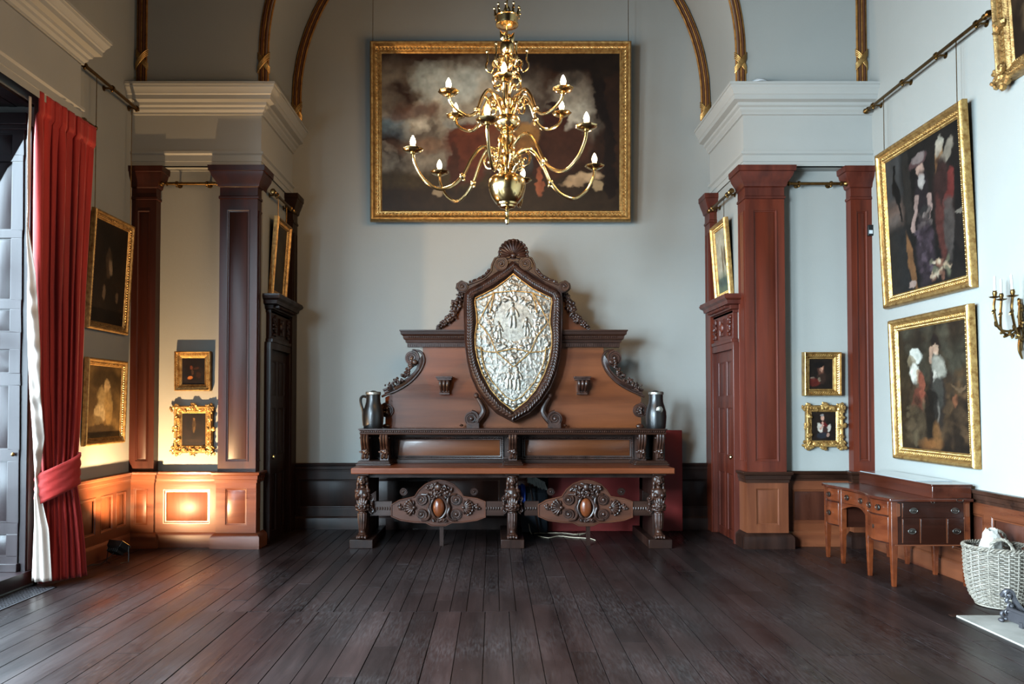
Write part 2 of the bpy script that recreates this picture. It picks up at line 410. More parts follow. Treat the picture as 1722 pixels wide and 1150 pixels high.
# ------------------------------------------------------------------ panelled joinery (local: x right, z up, front towards -y)
def frame_mould(b, x0, x1, z0, z1, y, w=0.022, d=0.014, Mx=None):
    """mitred moulding round an opening, on the plane y (front towards -y)"""
    prof = [(0, 0), (0, d), (w*.35, d*.9), (w*.6, d*.4), (w, d*.25), (w, 0)]
    Q = (Mx or Matrix()) @ Matrix(((1,0,0,0),(0,0,-1,y),(0,1,0,0),(0,0,0,1)))
    b.sweep(prof, [(x0, z0), (x1, z0), (x1, z1), (x0, z1)], closed=True, M=Q)
def raised(b, x0, x1, z0, z1, y, d=0.012, m=0.035, Mx=None):
    b.add([(x0,y,z0),(x1,y,z0),(x1,y,z1),(x0,y,z1),(x0+m,y-d,z0+m),(x1-m,y-d,z0+m),(x1-m,y-d,z1-m),(x0+m,y-d,z1-m)],
          [(0,1,5,4),(1,2,6,5),(2,3,7,6),(3,0,4,7),(4,5,6,7),(0,3,2,1)], Mx)
def wainscot(name, loc, rz, W, panels, mx='dadox', mz='dadoz', z0=0.0, base=True, top=DADO, mr=None):
    """carcass + one part per panel; panels: list of (x0, x1)"""
    root = thing(name, loc, kind='structure', rz=rz)
    b = MB(); zb, zt = 0.26, top-0.2
    xs = [0] + [v for p in panels for v in p] + [W]
    b.box(0, W, -0.03, 0, z0, zb); b.box(0, W, -0.03, 0, zt, top-.06)
    for k in range(0, len(xs), 2): b.box(xs[k], xs[k+1], -0.03, 0, zb, zt)
    b.box(0, W, -0.006, 0, zb, zt)
    for p in panels: frame_mould(b, p[0], p[1], zb, zt, -0.03+.012, .03, .016)
    b.build('panelling', M[mx], root)
    for p in panels:
        q = MB(); raised(q, p[0]+.028, p[1]-.028, zb+.028, zt-.028, -0.007, .014, .03); q.build('panel', M[mz], root)
    r = MB(); prof = [(0, top-.11), (.035, top-.11), (.037, top-.085), (.045, top-.08), (.047, top-.04), (.06, top-.03), (.064, top-.008), (.058, top), (0, top)]
    Q = Matrix(((1,0,0,0),(0,-1,0,0),(0,0,1,0),(0,0,0,1)))
    r.sweep(prof, [(0, 0), (W, 0)], M=Q, pclosed=True); r.build('dado_rail', M[mr or mx], root)
    if base:
        s = MB(); s.sweep([(0, 0), (.055, 0), (.055, .13), (.048, .15), (.036, .165), (0, .165)], [(0, 0), (W, 0)], M=Q, pclosed=True); s.build('skirting', M[mx], root)
    return root
def pilaster(name, x0, x1, Y, cap, side=0, D=0.2, mw='pil', dado=True, dmat=None):
    """frontal pilaster from floor to architrave; side: -1 / +1 adds the flank panel on that side"""
    root = thing(name, ((x0+x1)/2, Y, 0), kind='structure')
    b = MB(); W = x1-x0; e = min(.085, W*.24)
    z0, z1 = DADO, 3.87
    b.box(x0, x1, Y+.012, Y+D, z0, z1)                                 # core
    b.box(x0, x0+e, Y, Y+.012, z0, z1); b.box(x1-e, x1, Y, Y+.012, z0, z1)
    b.box(x0+e, x1-e, Y, Y+.012, z0, z0+.11); b.box(x0+e, x1-e, Y, Y+.012, z1-.12, z1)
    frame_mould(b, x0+e, x1-e, z0+.11, z1-.12, Y+.008, .022, .016)
    b.build('shaft', M[mw], root, world=True)
    q = MB(); raised(q, x0+e+.022, x1-e-.022, z0+.135, z1-.145, Y+.013, .006, .012); q.build('panel', M[mw], root, world=True)
    # flank
    if side:
        xs = x0 if side < 0 else x1
        fl = MB(); s = side
        y0, y1 = Y+.02, Y+D-.02
        Q = Matrix(((0, 1 if s < 0 else -1, 0, xs), (1 if s > 0 else -1, 0, 0, (Y if s > 0 else Y+D)), (0, 0, 1, 0), (0, 0, 0, 1)))
        frame_mould(fl, .04, D-.04, z0+.11, z1-.12, 0, .02, .01, Q); fl.build('flank_moulding', M[mw], root, world=True)
    # capital
    l, r = cap; prof = [(0, 3.87), (.012, 3.875), (.012, 3.9), (0, 3.91), (0, 4.0), (.02, 4.01), (.03, 4.05), (.075, 4.12), (.085, 4.16), (.1, 4.165), (.105, 4.225)]
    k = MB(); pr = [(-o, h) for o, h in prof]
    path = [(x0, Y+D), (x0, Y), (x1, Y), (x1, Y+D)]
    if not l: path = path[1:]
    if not r: path = path[:-1]
    k.sweep(pr[:], path[::-1]) if False else k.sweep([(-o, h) for o, h in prof], path)
    k.box(x0-(.1 if l else 0), x1+(.1 if r else 0), Y-.1, Y+D, 4.215, 4.225)
    k.build('capital', M['pil_d'] if mw == 'pil' else M[mw], root, world=True)
    if dado:
        dm = dmat or 'dadoz'
        d = MB(); p_ = .012; f0, f1 = x0-p_*(1 if l else 0), x1+p_*(1 if r else 0)
        zb, zt = .19, DADO-.12; e = min(.1, W*.24)
        yf = Y-p_
        d.box(f0, f1, Y+.004, Y+D, 0, DADO-.1)
        d.box(f0, f0+e, yf, Y+.004, 0, DADO-.1); d.box(f1-e, f1, yf, Y+.004, 0, DADO-.1)
        d.box(f0+e, f1-e, yf, Y+.004, 0, zb+.06); d.box(f0+e, f1-e, yf, Y+.004, zt-.06, DADO-.1)
        frame_mould(d, f0+e, f1-e, zb+.06, zt-.06, yf+.012, .022, .014)
        d.build('pedestal', M[dm], root, world=True)
        q = MB(); raised(q, f0+e+.02, f1-e-.02, zb+.08, zt-.08, Y+.003, .01, .025); q.build('panel', M[dm], root, world=True)
        path2 = [(f0, Y+D), (f0, yf), (f1, yf), (f1, Y+D)]
        if not l: path2 = path2[1:]
        if not r: path2 = path2[:-1]
        top = DADO
        rl = MB(); rl.sweep([(-o, h) for o, h in [(0, top-.12), (.01, top-.12), (.012, top-.085), (.02, top-.08), (.022, top-.04), (.04, top-.03), (.045, top-.008), (.038, top), (-.03, top)]], path2)
        rl.build('dado_rail', M['darkx'] if dm != 'dadox' else M['dadox'], root, world=True)
        sk = MB(); sk.sweep([(-o, h) for o, h in [(.05, 0), (.05, .12), (.04, .14), (.012, .165), (0, .17)]], path2)
        sk.build('skirting', M['dark'] if x0 > 0 else M['dadox'], root, world=True)
    return root
pilaster('trim_10', 2.795, 3.23, YF_, (True, True), side=-1, D=.27)
pilaster('trim_11', 3.985, XR, YF_+.03, (True, False), D=.17, dmat='dadoz')
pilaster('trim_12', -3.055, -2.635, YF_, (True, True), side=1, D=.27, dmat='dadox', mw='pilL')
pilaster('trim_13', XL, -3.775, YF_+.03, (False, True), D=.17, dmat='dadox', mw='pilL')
# niche dados
wainscot('trim_14', (3.23, YP, 0), 0, 3.985-3.23, [(.1, .66)], mz='pdark', mr='darkx')
wainscot('trim_15', (-3.775, YP-.06, 0), 0, .72, [(.1, .62)])
# right wall and left wall dados
wainscot('trim_16', (XR, YF_+.03, 0), R(-90), 3.9, [(.12, .7), (.82, 1.4), (1.52, 2.0), (2.1, 2.55), (2.67, 3.2)], mx='dadoy', mz='pdark', mr='darkx')
wainscot('trim_17', (XL, 7.05, 0), R(90), 1.8, [(.08, .45), (.57, 1.02), (1.12, 1.38), (1.46, 1.68)], mx='dadoy')
wainscot('trim_18', (AL, YB, 0), 0, AR-AL, [(.12+k*.9, .12+k*.9+.78) for k in range(6)], mx='dark', mz='dark')
# alcove end pilasters (on the side walls, by the back wall)
def end_pilaster(name, side):
    X = AR if side > 0 else AL; s = -side
    root = thing(name, (X, 10.08, 0), kind='structure')
    y0, y1 = 9.96, YB-.005; x1 = X + s*.09
    b = MB(); b.box(min(X, x1), max(X, x1), y0, y1, 0, 3.87)
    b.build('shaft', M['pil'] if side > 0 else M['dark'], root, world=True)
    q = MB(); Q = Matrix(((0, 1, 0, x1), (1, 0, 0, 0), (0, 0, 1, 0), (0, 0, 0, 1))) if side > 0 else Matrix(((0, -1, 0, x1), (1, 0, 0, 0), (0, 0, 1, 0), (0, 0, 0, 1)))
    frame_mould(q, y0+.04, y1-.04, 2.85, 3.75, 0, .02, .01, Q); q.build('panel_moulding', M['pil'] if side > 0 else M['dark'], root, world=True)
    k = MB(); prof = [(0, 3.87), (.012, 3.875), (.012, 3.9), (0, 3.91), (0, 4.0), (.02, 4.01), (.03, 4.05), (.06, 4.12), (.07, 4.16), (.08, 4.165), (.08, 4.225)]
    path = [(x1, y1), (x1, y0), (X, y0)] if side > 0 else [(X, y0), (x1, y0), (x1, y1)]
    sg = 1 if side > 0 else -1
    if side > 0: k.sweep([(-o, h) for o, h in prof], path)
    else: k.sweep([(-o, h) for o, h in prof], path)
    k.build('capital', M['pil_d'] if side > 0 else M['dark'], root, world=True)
end_pilaster('trim_19', 1); end_pilaster('trim_20', -1)

# panelled doors in the alcove sides with carved pediments
def door(name, X, rz, mw, mc):
    root = thing(name, (X, 9.53, 0), kind='structure', rz=rz)
    w2 = .40; H = 2.22
    b = MB()
    for s in (-1, 1): b.box(s*w2, s*(w2+.06), -.075, 0, 0, H) if s > 0 else b.box(-w2-.06, -w2, -.075, 0, 0, H)
    b.box(-w2-.06, w2+.06, -.075, 0, H, H+.08)
    b.box(-w2-.02, w2+.02, -.085, 0, H+.08, H+.12)
    b.box(-w2, w2, -.06, 0, H+.12, H+.45)
    b.build('door_case', M[mw], root, bevel=.004)
    k = MB(); prof = [(.0, H+.42), (.0, H+.45), (.03, H+.46), (.04, H+.5), (.09, H+.51), (.1, H+.55), (.13, H+.57), (.14, H+.6), (0, H+.62)]
    Y0 = -.06; k.sweep([(-o, h) for o, h in prof], [(-w2-.02, 0), (-w2-.02, Y0), (w2+.02, Y0), (w2+.02, 0)])
    k.box(-w2-.15, w2+.15, Y0-.13, 0, H+.6, H+.62)
    for i in range(15): x = -w2+.01+i*(2*w2-.04)/14; k.box(x, x+.022, Y0-.085, Y0-.03, H+.475, H+.5)
    k.build('pediment', M[mc], root)
    c = MB(); rn = random.Random(5)
    for cx_ in (-.3, 0, .3):
        if cx_:
            for j in range(26): c.ball((cx_+rn.uniform(-.05, .05), Y0-.01, H+.28+rn.uniform(-.11, .11)), (rn.uniform(.012, .022), .02, rn.uniform(.015, .03)), (0, rn.uniform(-1, 1), 0), 7, 4)
        else:
            frame_mould(c, -.09, .09, H+.18, H+.38, Y0, .03, .02); c.ball((0, Y0-.01, H+.28), (.05, .03, .06)); c.ball((0, Y0-.03, H+.28), (.02, .02, .02))
    c.build('carving', M[mc], root)
    d = MB(); y = -.028
    d.box(-w2, w2, y+.012, 0, .01, H)
    rows = [(.1, .78), (.98, 1.55), (1.68, H-.12)]; e = [.01, .1, .78, .98, 1.55, 1.68, H-.12, H]
    for i in range(0, 8, 2): d.box(-w2, w2, y, y+.012, e[i], e[i+1])
    for x0, x1 in ((-w2, -w2+.1), (-.045, .045), (w2-.1, w2)):
        for r0, r1 in rows: d.box(x0, x1, y, y+.012, r0, r1)
    for r0, r1 in rows:
        for x0, x1 in ((-w2+.1, -.045), (.045, w2-.1)): frame_mould(d, x0, x1, r0, r1, y+.008, .02, .012)
    d.build('door_leaf', M[mw], root)
    for r0, r1 in rows:
        for x0, x1 in ((-w2+.12, -.065), (.065, w2-.12)):
            q = MB(); raised(q, x0, x1, r0+.02, r1-.02, y+.011, .008, .02); q.build('panel', M[mw], root)
    h = MB(); hx = w2-.05 if rz < 0 else -w2+.05
    Q = T((hx, y, .98)) @ Euler((R(90), 0, 0)).to_matrix().to_4x4()
    h.lathe([(.03, 0), (.03, .006), (.009, .01), (.009, .035), (.024, .042), (.028, .055), (.02, .068), (0, .07)], 16, Q)
    h.build('knob', M['brass'], root)
    return root
door('door_1', AR, R(-90), 'pil_d', 'pil_d')
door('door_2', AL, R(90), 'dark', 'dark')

# ------------------------------------------------------------------ windows
def window(name, a, c, full):
    X0 = XL-TW; root = thing(name, (XL, (a+c)/2, 0), kind='structure')
    b = MB(); z0, z1 = WIN_Z
    for y in (a, c-.06): b.box(X0+.02, X0+.1, y, y+.06, z0, z1)
    for z in (z0, z1-.06, (z0+z1)/2-.03): b.box(X0+.02, X0+.1, a, c, z, z+.06)
    b.build('sash_frame', M['white'], root, world=True)
    g = MB()
    for k in (1, 2, 3): y = a+(c-a)*k/4; g.box(X0+.04, X0+.07, y-.012, y+.012, z0, z1)
    for k in (1, 2, 4, 5): z = z0+(z1-z0)*k/6; g.box(X0+.04, X0+.07, a, c, z-.012, z+.012)
    g.build('glazing_bars', M['white'], root, world=True)
    l = MB(); l.box(X0+.1, XL, a+.001, c-.001, z0-.005, z0+.02); l.box(XL-.001, XL+.03, a-.05, c+.05, 0.03, z0+.02); l.build('window_sill', M['shutter'], root, world=True)
    for k in range(6): MB().box(X0+.1+k*.075, X0+.1+k*.075+.071, a, c, z1-.02-.003*(k % 2), z1-.002).build('plank', M['shutter'], root, world=True)
    if full:
        for side, y in ((1, c), (-1, a)):
            # folded shutter leaf lying on the reveal: panels in a stack
            W = .44; x0 = X0+.1
            sh = MB(); yy = y-side*.03
            lo, hi = sorted((y, yy)); rows = [(.2, .36), (.44, .98), (1.07, 1.62), (1.68, 1.90), (1.98, 2.2), (2.34, 2.86), (2.93, 3.43), (3.5, 3.93)]
            rows = [(.27, .46), (.56, 1.09), (1.19, 1.75), (1.85, 2.06), (2.21, 2.41), (2.49, 3.03), (3.10, 3.70), (3.76, 3.95)]
            fx = yy-side*.015; l2, h2 = sorted((fx, yy))
            sh.box(x0, XL, lo, hi, z0, z1-.2)
            es = [z0+.02] + [v for r in rows for v in r] + [z1-.2]
            for k in range(0, len(es), 2): sh.box(x0, XL-.06, l2, h2, es[k], es[k+1])
            for r0, r1 in rows: sh.box(x0, x0+.1, l2, h2, r0, r1); sh.box(XL-.16, XL-.06, l2, h2, r0, r1)
            sh.box(x0, XL-.05, *sorted((fx-side*.03, yy)), z0+.02, z0+.09)
            sh.box(x0, XL-.02, *sorted((fx-side*.02, yy)), z1-.24, z1-.2); sh.box(x0, XL-.02, *sorted((fx-side*.04, yy)), z1-.2, z1-.1)
            o = sh.build('shutter', M['shutter'], root, world=True, bevel=.004)
            for r0, r1 in rows:
                q = MB(); Q = Matrix(((1, 0, 0, 0), (0, side, 0, yy), (0, 0, 1, 0), (0, 0, 0, 1)))
                raised(q, x0+.11, XL-.17, r0+.012, r1-.012, 0, .012, .03, Q); q.build('panel', M['shutter'], o, world=True)
            if side > 0:
                k = MB(); k.ball((XL-.1, fx-.02, 1.15), .018); k.build('knob', M['brassd'], o, world=True)
    return root
window('window_1', *WINS[0], True); window('window_2', *WINS[1], False); window('window_3', *WINS[2], False)

# ------------------------------------------------------------------ curtain
cur = thing('curtain', (-3.9, 7.2, 0), 'long red velvet curtain with pale lining, tied back by a red band beside the shutters', 'curtain')
CK = [(4.29, 6.83, 7.73, -3.955, -3.925, .022), (4.06, 6.83, 7.72, -3.955, -3.925, .025), (3.85, 6.82, 7.69, -3.955, -3.92, .045), (2.6, 6.81, 7.52, -3.95, -3.88, .055), (1.7, 6.86, 7.40, -3.95, -3.84, .05),
      (1.2, 6.94, 7.25, -3.95, -3.78, .04), (.92, 6.98, 7.19, -3.95, -3.765, .035), (.6, 6.96, 7.23, -3.95, -3.73, .04), (.3, 6.95, 7.26, -3.95, -3.71, .045), (.03, 6.94, 7.28, -3.95, -3.70, .045)][::-1]
cz = np.array([k[0] for k in CK]); CA = np.array([k[1:] for k in CK])
ckey = lambda z: [float(np.interp(z, cz, CA[:, j])) for j in range(5)]
nz, nu = 120, 170; b = MB()
for i in range(nz+1):
    z = .03 + 4.26*i/nz; y0, y1, x0, x1, am = ckey(z); L = math.hypot(y1-y0, x1-x0); nxx, nyy = (y1-y0)/L, -(x1-x0)/L
    for j in range(nu+1):
        u = j/nu; ph = u*2*PI*7.5 + .5*math.sin(z*1.3+u*5) + .5*math.sin(u*17)
        a2 = am*(.8+.4*math.sin(u*9+1.3+z*.4))*(.6 if z > 4.08 else 1)*(.6+.4*math.sin(u*31+.5))
        v = u + .014*math.sin(ph*2+z)
        d = a2*math.sin(ph) + .02*(z > 4.08)
        b.v.append((x0+(x1-x0)*v+d*nxx, y0+(y1-y0)*v+d*nyy, z))
b.f = [(i*(nu+1)+j, i*(nu+1)+j+1, (i+1)*(nu+1)+j+1, (i+1)*(nu+1)+j) for i in range(nz) for j in range(nu)]
o = b.build('drape', M['red'], cur, world=True, sharp=180); o.modifiers.new('t', 'SOLIDIFY').thickness = .005
b = MB(); n = 130; m = 18
for i in range(n+1):
    z = .06+4.16*i/n; y0, y1, x0, x1, am = ckey(z)
    wd = float(np.interp(z, [0, .5, .8, .95, 1.3, 2.0, 2.7, 3.1, 4.3], [.17, .13, .05, .03, .10, .10, .07, .012, .01]))
    cr_ = .010*math.sin(z*26)+.008*math.sin(z*41+1) if 1.0 < z < 2.7 else 0
    for j in range(m+1):
        u = j/m; fold = .014*math.sin(u*15+1.5*math.sin(z*1.1)) if z < .8 else .008*math.sin(u*9+z*5)
        b.v.append((x0-.03+u*wd, y0-.045-.03*math.sin(u*PI)+fold+cr_*math.sin(u*PI)+u*wd*(y1-y0)*.15, z))
b.f = [(i*(m+1)+j, i*(m+1)+j+1, (i+1)*(m+1)+j+1, (i+1)*(m+1)+j) for i in range(n) for j in range(m)]
o = b.build('lining', M['lining'], cur, world=True, sharp=180); o['label'] = 'pale lining turned out along the window edge'
o.modifiers.new('t', 'SOLIDIFY').thickness = .004
b = MB(); n = 44; ca, sa = .69, .72
for i in range(n):
    a = 2*PI*i/n; p, q = .185*math.cos(a), .115*math.sin(a); x, y = -3.86+p*ca+q*sa, 7.07+p*sa-q*ca
    zc_ = .93 + .085*math.cos(a)
    for j in range(11):
        k = 1 + .035*math.sin(j*2.1+a*3); b.v.append((-3.86+(x+3.86)*k, 7.07+(y-7.07)*k, zc_+(j/10-.5)*.27))
b.f = [(i*11+j, ((i+1) % n)*11+j, ((i+1) % n)*11+j+1, i*11+j+1) for i in range(n) for j in range(10)]
o = b.build('tie_band', M['red'], cur, world=True, sharp=180); o.modifiers.new('t', 'SOLIDIFY').thickness = .008
cr = thing('curtain_rail', (XL+.12, 6, 4.4), 'brass curtain rail under the plaster moulding above the red curtain', 'rail')
MB().tube([(-3.94, 4.6, 4.31), (-3.94, 7.78, 4.31)], .016, 10).build('rail', M['brassd'], cr, world=True)
for y in (4.7, 7.6):
    MB().box(XL, -3.93, y-.02, y+.02, 4.29, 4.335).build('bracket', M['brassd'], cr, world=True)
b = MB(); b.ball((-3.94, 7.80, 4.31), .025); b.build('finial', M['brassd'], cr, world=True)

# ------------------------------------------------------------------ picture rods
def rod(loc, rz, L, label, r=.017, knobs=2, out=.09):
    root = thing('picture_rod', loc, label, 'picture rail', 'brass picture rods on the walls', rz=rz)
    MB().tube([(0, -out, 0), (L, -out, 0)], r, 12).build('tube', M['brassd'], root)
    for s, x in ((-1, 0), (1, L)):
        q = MB(); Q = T((x, -out, 0)) @ Euler((0, R(90)*s, 0)).to_matrix().to_4x4()
        q.lathe([(r*.9, -.02), (r*1.6, -.012), (r*1.6, 0), (r*.8, .008), (r*.8, .02), (r*1.5, .03), (r*1.9, .05), (r*1.5, .068), (0, .074)], 14, Q); q.build('finial', M['brassd'], root)
    for k in range(knobs):
        x = .12 + (L-.24)*k/max(1, knobs-1)
        q = MB(); Q = T((x, 0, 0)) @ Euler((R(90), 0, 0)).to_matrix().to_4x4()
        q.lathe([(.03, 0), (.03, .008), (.01, .014), (.01, out-.01)], 12, Q)
        q.lathe([(r*1.1, -.015), (r*1.7, -.01), (r*1.7, .01), (r*1.1, .015)], 12, T((x, -out, 0)) @ Euler((0, R(90), 0)).to_matrix().to_4x4())
        q.ball((x, -out, -r-.012), .014); q.build('bracket', M['brassd'], root)
    return root
rod((3.30, YP, 4.06), 0, .6, 'short brass rod between the two mahogany capitals on the right')
rod((-3.68, YP, 4.06), 0, .58, 'short brass rod between the dark capitals above the lamplit panel')
rod((XR, 8.72, 4.84), R(-90), 2.1, 'long brass rod above the painting of two women', knobs=4)
rod((XL, 7.5, 4.86), R(90), 1.36, 'long brass rod on the dim wall above the curtained window side', knobs=3)
rod((AR, 9.93, 4.02), R(-90), .85, 'short brass rod above the gilt landscape over the right door')
rod((AL, 9.1, 4.02), R(90), .85, 'short dim brass rod above the painting over the left door')
# ------------------------------------------------------------------ oil paintings: colour laid down in strokes on a real canvas grid
class Paint:
    def __init__(s, nx, ny, seed=1):
        s.nx, s.ny = nx, ny; s.rng = np.random.RandomState(seed)
        s.U, s.V = np.meshgrid(np.linspace(0, 1, nx), np.linspace(0, 1, ny)); s.C = np.zeros((ny, nx, 3)); s.asp = nx/ny
    def noise(s, sc, oct=4, ax=1.0):
        out = np.zeros_like(s.U); amp = 1; tot = 0
        for k in range(oct):
            gx, gy = int(sc*s.asp*ax*2**k)+2, int(sc*2**k)+2; g = s.rng.rand(gy+1, gx+1)
            x = s.U*(gx-1); y = s.V*(gy-1); i = x.astype(int); j = y.astype(int); fx = x-i; fy = y-j; fx = fx*fx*(3-2*fx); fy = fy*fy*(3-2*fy)
            out += amp*((g[j, i]*(1-fx)+g[j, i+1]*fx)*(1-fy)+(g[j+1, i]*(1-fx)+g[j+1, i+1]*fx)*fy); tot += amp; amp *= .5
        return out/tot
    def mix(s, c, a): s.C = s.C*(1-a[..., None]) + np.array(srgb(c))*a[..., None]; return s
    def fill(s, c, c2=None, sc=4):
        s.C[:] = srgb(c)
        if c2: s.mix(c2, np.clip((s.noise(sc)-.35)*3, 0, 1))
        return s
    def blob(s, x, y, rx, ry, c, ang=0, a=1, soft=.3, rough=.25):
        dx = (s.U-x)*s.asp; dy = s.V-y; ca, sa = math.cos(R(ang)), math.sin(R(ang))
        d = np.sqrt(((dx*ca+dy*sa)/(rx*s.asp))**2 + ((-dx*sa+dy*ca)/ry)**2) + (s.noise(9, 3)-.5)*rough*2
        return s.mix(c, np.clip((1-d)/soft+.5, 0, 1)*a)
    def line(s, pts, w, c, a=1):
        dmin = np.full_like(s.U, 9.)
        for (x0, y0), (x1, y1) in zip(pts, pts[1:]):
            dx, dy = (x1-x0)*s.asp, y1-y0; px, py = (s.U-x0)*s.asp, s.V-y0
            t = np.clip((px*dx+py*dy)/(dx*dx+dy*dy+1e-9), 0, 1); dmin = np.minimum(dmin, np.hypot(px-t*dx, py-t*dy))
        return s.mix(c, np.clip((w-dmin)/(w*.4)+.5, 0, 1)*a)
    def strokes(s, n, box, size, cols, a=.6):
        for _ in range(n):
            x = s.rng.uniform(box[0], box[1]); y = s.rng.uniform(box[2], box[3]); c = cols[s.rng.randint(len(cols))]
            s.blob(x, y, size*s.rng.uniform(.5, 1.5), size*s.rng.uniform(.4, 1.2), c, s.rng.uniform(0, 180), a, .8, .5)
        return s
def canvas(name, p, w, h, parent, y, z0):
    # hand-painted edges: pull the colours about with noise
    jx = (p.U + (p.noise(10, 3)-.5)*.05 + (p.noise(40, 2)-.5)*.02).clip(0, 1)*(p.nx-1); jy = (p.V + (p.noise(10, 3)-.5)*.05 + (p.noise(40, 2)-.5)*.02).clip(0, 1)*(p.ny-1)
    p.C = p.C[jy.astype(int), jx.astype(int)]
    p.C = np.clip(p.C, 0, 1)**1.12*.46; p.C *= (1 + (p.noise(34, 2)-.5)*.5 + (p.noise(12, 3)-.5)*.5)[..., None]
    nx, ny = p.nx, p.ny; xs = np.linspace(-w/2, w/2, nx); zs = np.linspace(z0, z0+h, ny)
    V = [(x, y, z) for z in zs for x in xs]
    Fq = [(j*nx+i, j*nx+i+1, (j+1)*nx+i+1, (j+1)*nx+i) for j in range(ny-1) for i in range(nx-1)]
    n = len(V); V += [(-w/2, y+.02, z0), (w/2, y+.02, z0), (w/2, y+.02, z0+h), (-w/2, y+.02, z0+h)]
    Fq += [(n, n+3, n+2, n+1)]
    me = bpy.data.meshes.new(name); me.from_pydata(V, [], Fq)
    at_ = me.color_attributes.new('paint', 'FLOAT_COLOR', 'POINT'); c = np.ones((n+4, 4)); c[:n, :3] = p.C.reshape(-1, 3); c[n:, :3] = .05
    at_.data.foreach_set('color', c.ravel()); return link(name, me, M['oil'], parent)
PROF = {
 'plain': [(0, 0), (0, .6), (.08, .9), (.16, 1), (.3, .95), (.42, .62), (.55, .5), (.72, .52), (.8, .4), (.88, .42), (1, .25), (1, 0)],
 'deep':  [(0, 0), (0, .75), (.05, .95), (.14, 1), (.2, .9), (.24, .7), (.5, .55), (.62, .6), (.68, .45), (.8, .35), (.9, .38), (1, .25), (1, 0)],
}
def picture(label, loc, w, h, fw, fd, paint, rz=0, rx=0, prof='plain', gold='gold', orn=0, wires=0, wire_top=0, group=None, scal=0, seed=2, wx=.3):
    """loc: middle of the bottom edge, on the wall; local x right, z up, front towards -y"""
    root = thing('painting', loc, label, 'painting', group, rz=rz, rx=rx)
    g = MB(); Q = Matrix(((1,0,0,0),(0,0,-1,-.004),(0,1,0,0),(0,0,0,1)))
    P = [(o*fw, d*fd) for o, d in PROF[prof]]
    g.sweep(P, [(-w/2, 0), (w/2, 0), (w/2, h), (-w/2, h)], closed=True, M=Q); g.build('frame', M[gold], root, sharp=40)
    canvas('canvas', paint, w-2*fw+.01, h-2*fw+.01, root, -.2*fd-.004, fw-.005)
    rn = random.Random(seed)
    if orn:
        c = MB(); off = fw*(.62 if prof == 'plain' else .42); dp = fd*(.5 if prof == 'plain' else .62)
        def run(a, b_, n):
            for k in range(n):
                t = (k+.5)/n; x = a[0]+(b_[0]-a[0])*t; z = a[1]+(b_[1]-a[1])*t
                hz = abs(b_[0]-a[0]) > abs(b_[1]-a[1])
                for s in (-1, 1):
                    sz = orn*.5; q = s*orn*.28
                    c.ball((x+(q if not hz else q*.8), -dp-.004, z+(q if hz else q*.8)), (sz if hz else sz*.55, orn*.4, sz*.55 if hz else sz), (0, s*.6, 0), 6, 4)
        X = w/2-off; Z0, Z1 = off, h-off; nx = max(3, int((w-2*off)/(orn*1.25))); nz = max(3, int((h-2*off)/(orn*1.25)))
        run((-X, Z0), (X, Z0), nx); run((-X, Z1), (X, Z1), nx); run((-X, Z0), (-X, Z1), nz); run((X, Z0), (X, Z1), nz)
        # beading near the sight edge
        ob = fw*.86; db = fd*.42; br = fw*.045; X = w/2-ob; Z0, Z1 = ob, h-ob
        def beads(a, b_):
            L = math.dist(a, b_); n = int(L/(br*3.2))
            for k in range(n):
                t = (k+.5)/n; c.ball((a[0]+(b_[0]-a[0])*t, -db-.004, a[1]+(b_[1]-a[1])*t), br, None, 5, 3)
        beads((-X, Z0), (X, Z0)); beads((-X, Z1), (X, Z1)); beads((-X, Z0), (-X, Z1)); beads((X, Z0), (X, Z1))
        o = c.build('carved_ornament', M[gold], root); o['kind'] = 'stuff'
    if scal:        # pierced swept corners and centres
        c = MB()
        def clump(x, z, r, n):
            for _ in range(n):
                a = rn.uniform(0, 2*PI); q = rn.uniform(0, r)
                c.ball((x+q*math.cos(a), -fd*.8+rn.uniform(-.006, .006), z+q*math.sin(a)*.9), (rn.uniform(.3, .6)*scal, fd*.3, rn.uniform(.25, .5)*scal), (0, rn.uniform(0, 3), 0), 6, 4)
        for x in (-1, 1):
            for z in (0, 1): clump(x*(w/2-fw*.3), z*h+(fw*.3 if z == 0 else -fw*.3), fw*.75, 26)
            clump(x*(w/2-fw*.15), h/2, fw*.5, 14)
        for z in (0, 1): clump(0, z*h+(fw*.15 if z == 0 else -fw*.15), fw*.55, 16)
        for q in (.27, .73):
            for x in (-1, 1): clump(x*(w/2-fw*.4), q*h, fw*.4, 8)
            for z in (0, 1): clump((q-.5)*w, z*h+(fw*.4 if z == 0 else -fw*.4), fw*.4, 8)
        o = c.build('corner_scrolls', M[gold], root); o['kind'] = 'stuff'
    if wires:
        Mi = chain(root).inverted()
        for s in (-1, 1):
            x = s*wx*w; top = Mi @ (chain(root) @ Vector((x, -fd*.3, h)) + Vector((0, 0, wire_top-h-loc[2])))
            MB().tube([(x, -fd*.3, h-.02), tuple(top)], .004, 5).build('hanging_wire', M['brassd'], root)
    return root

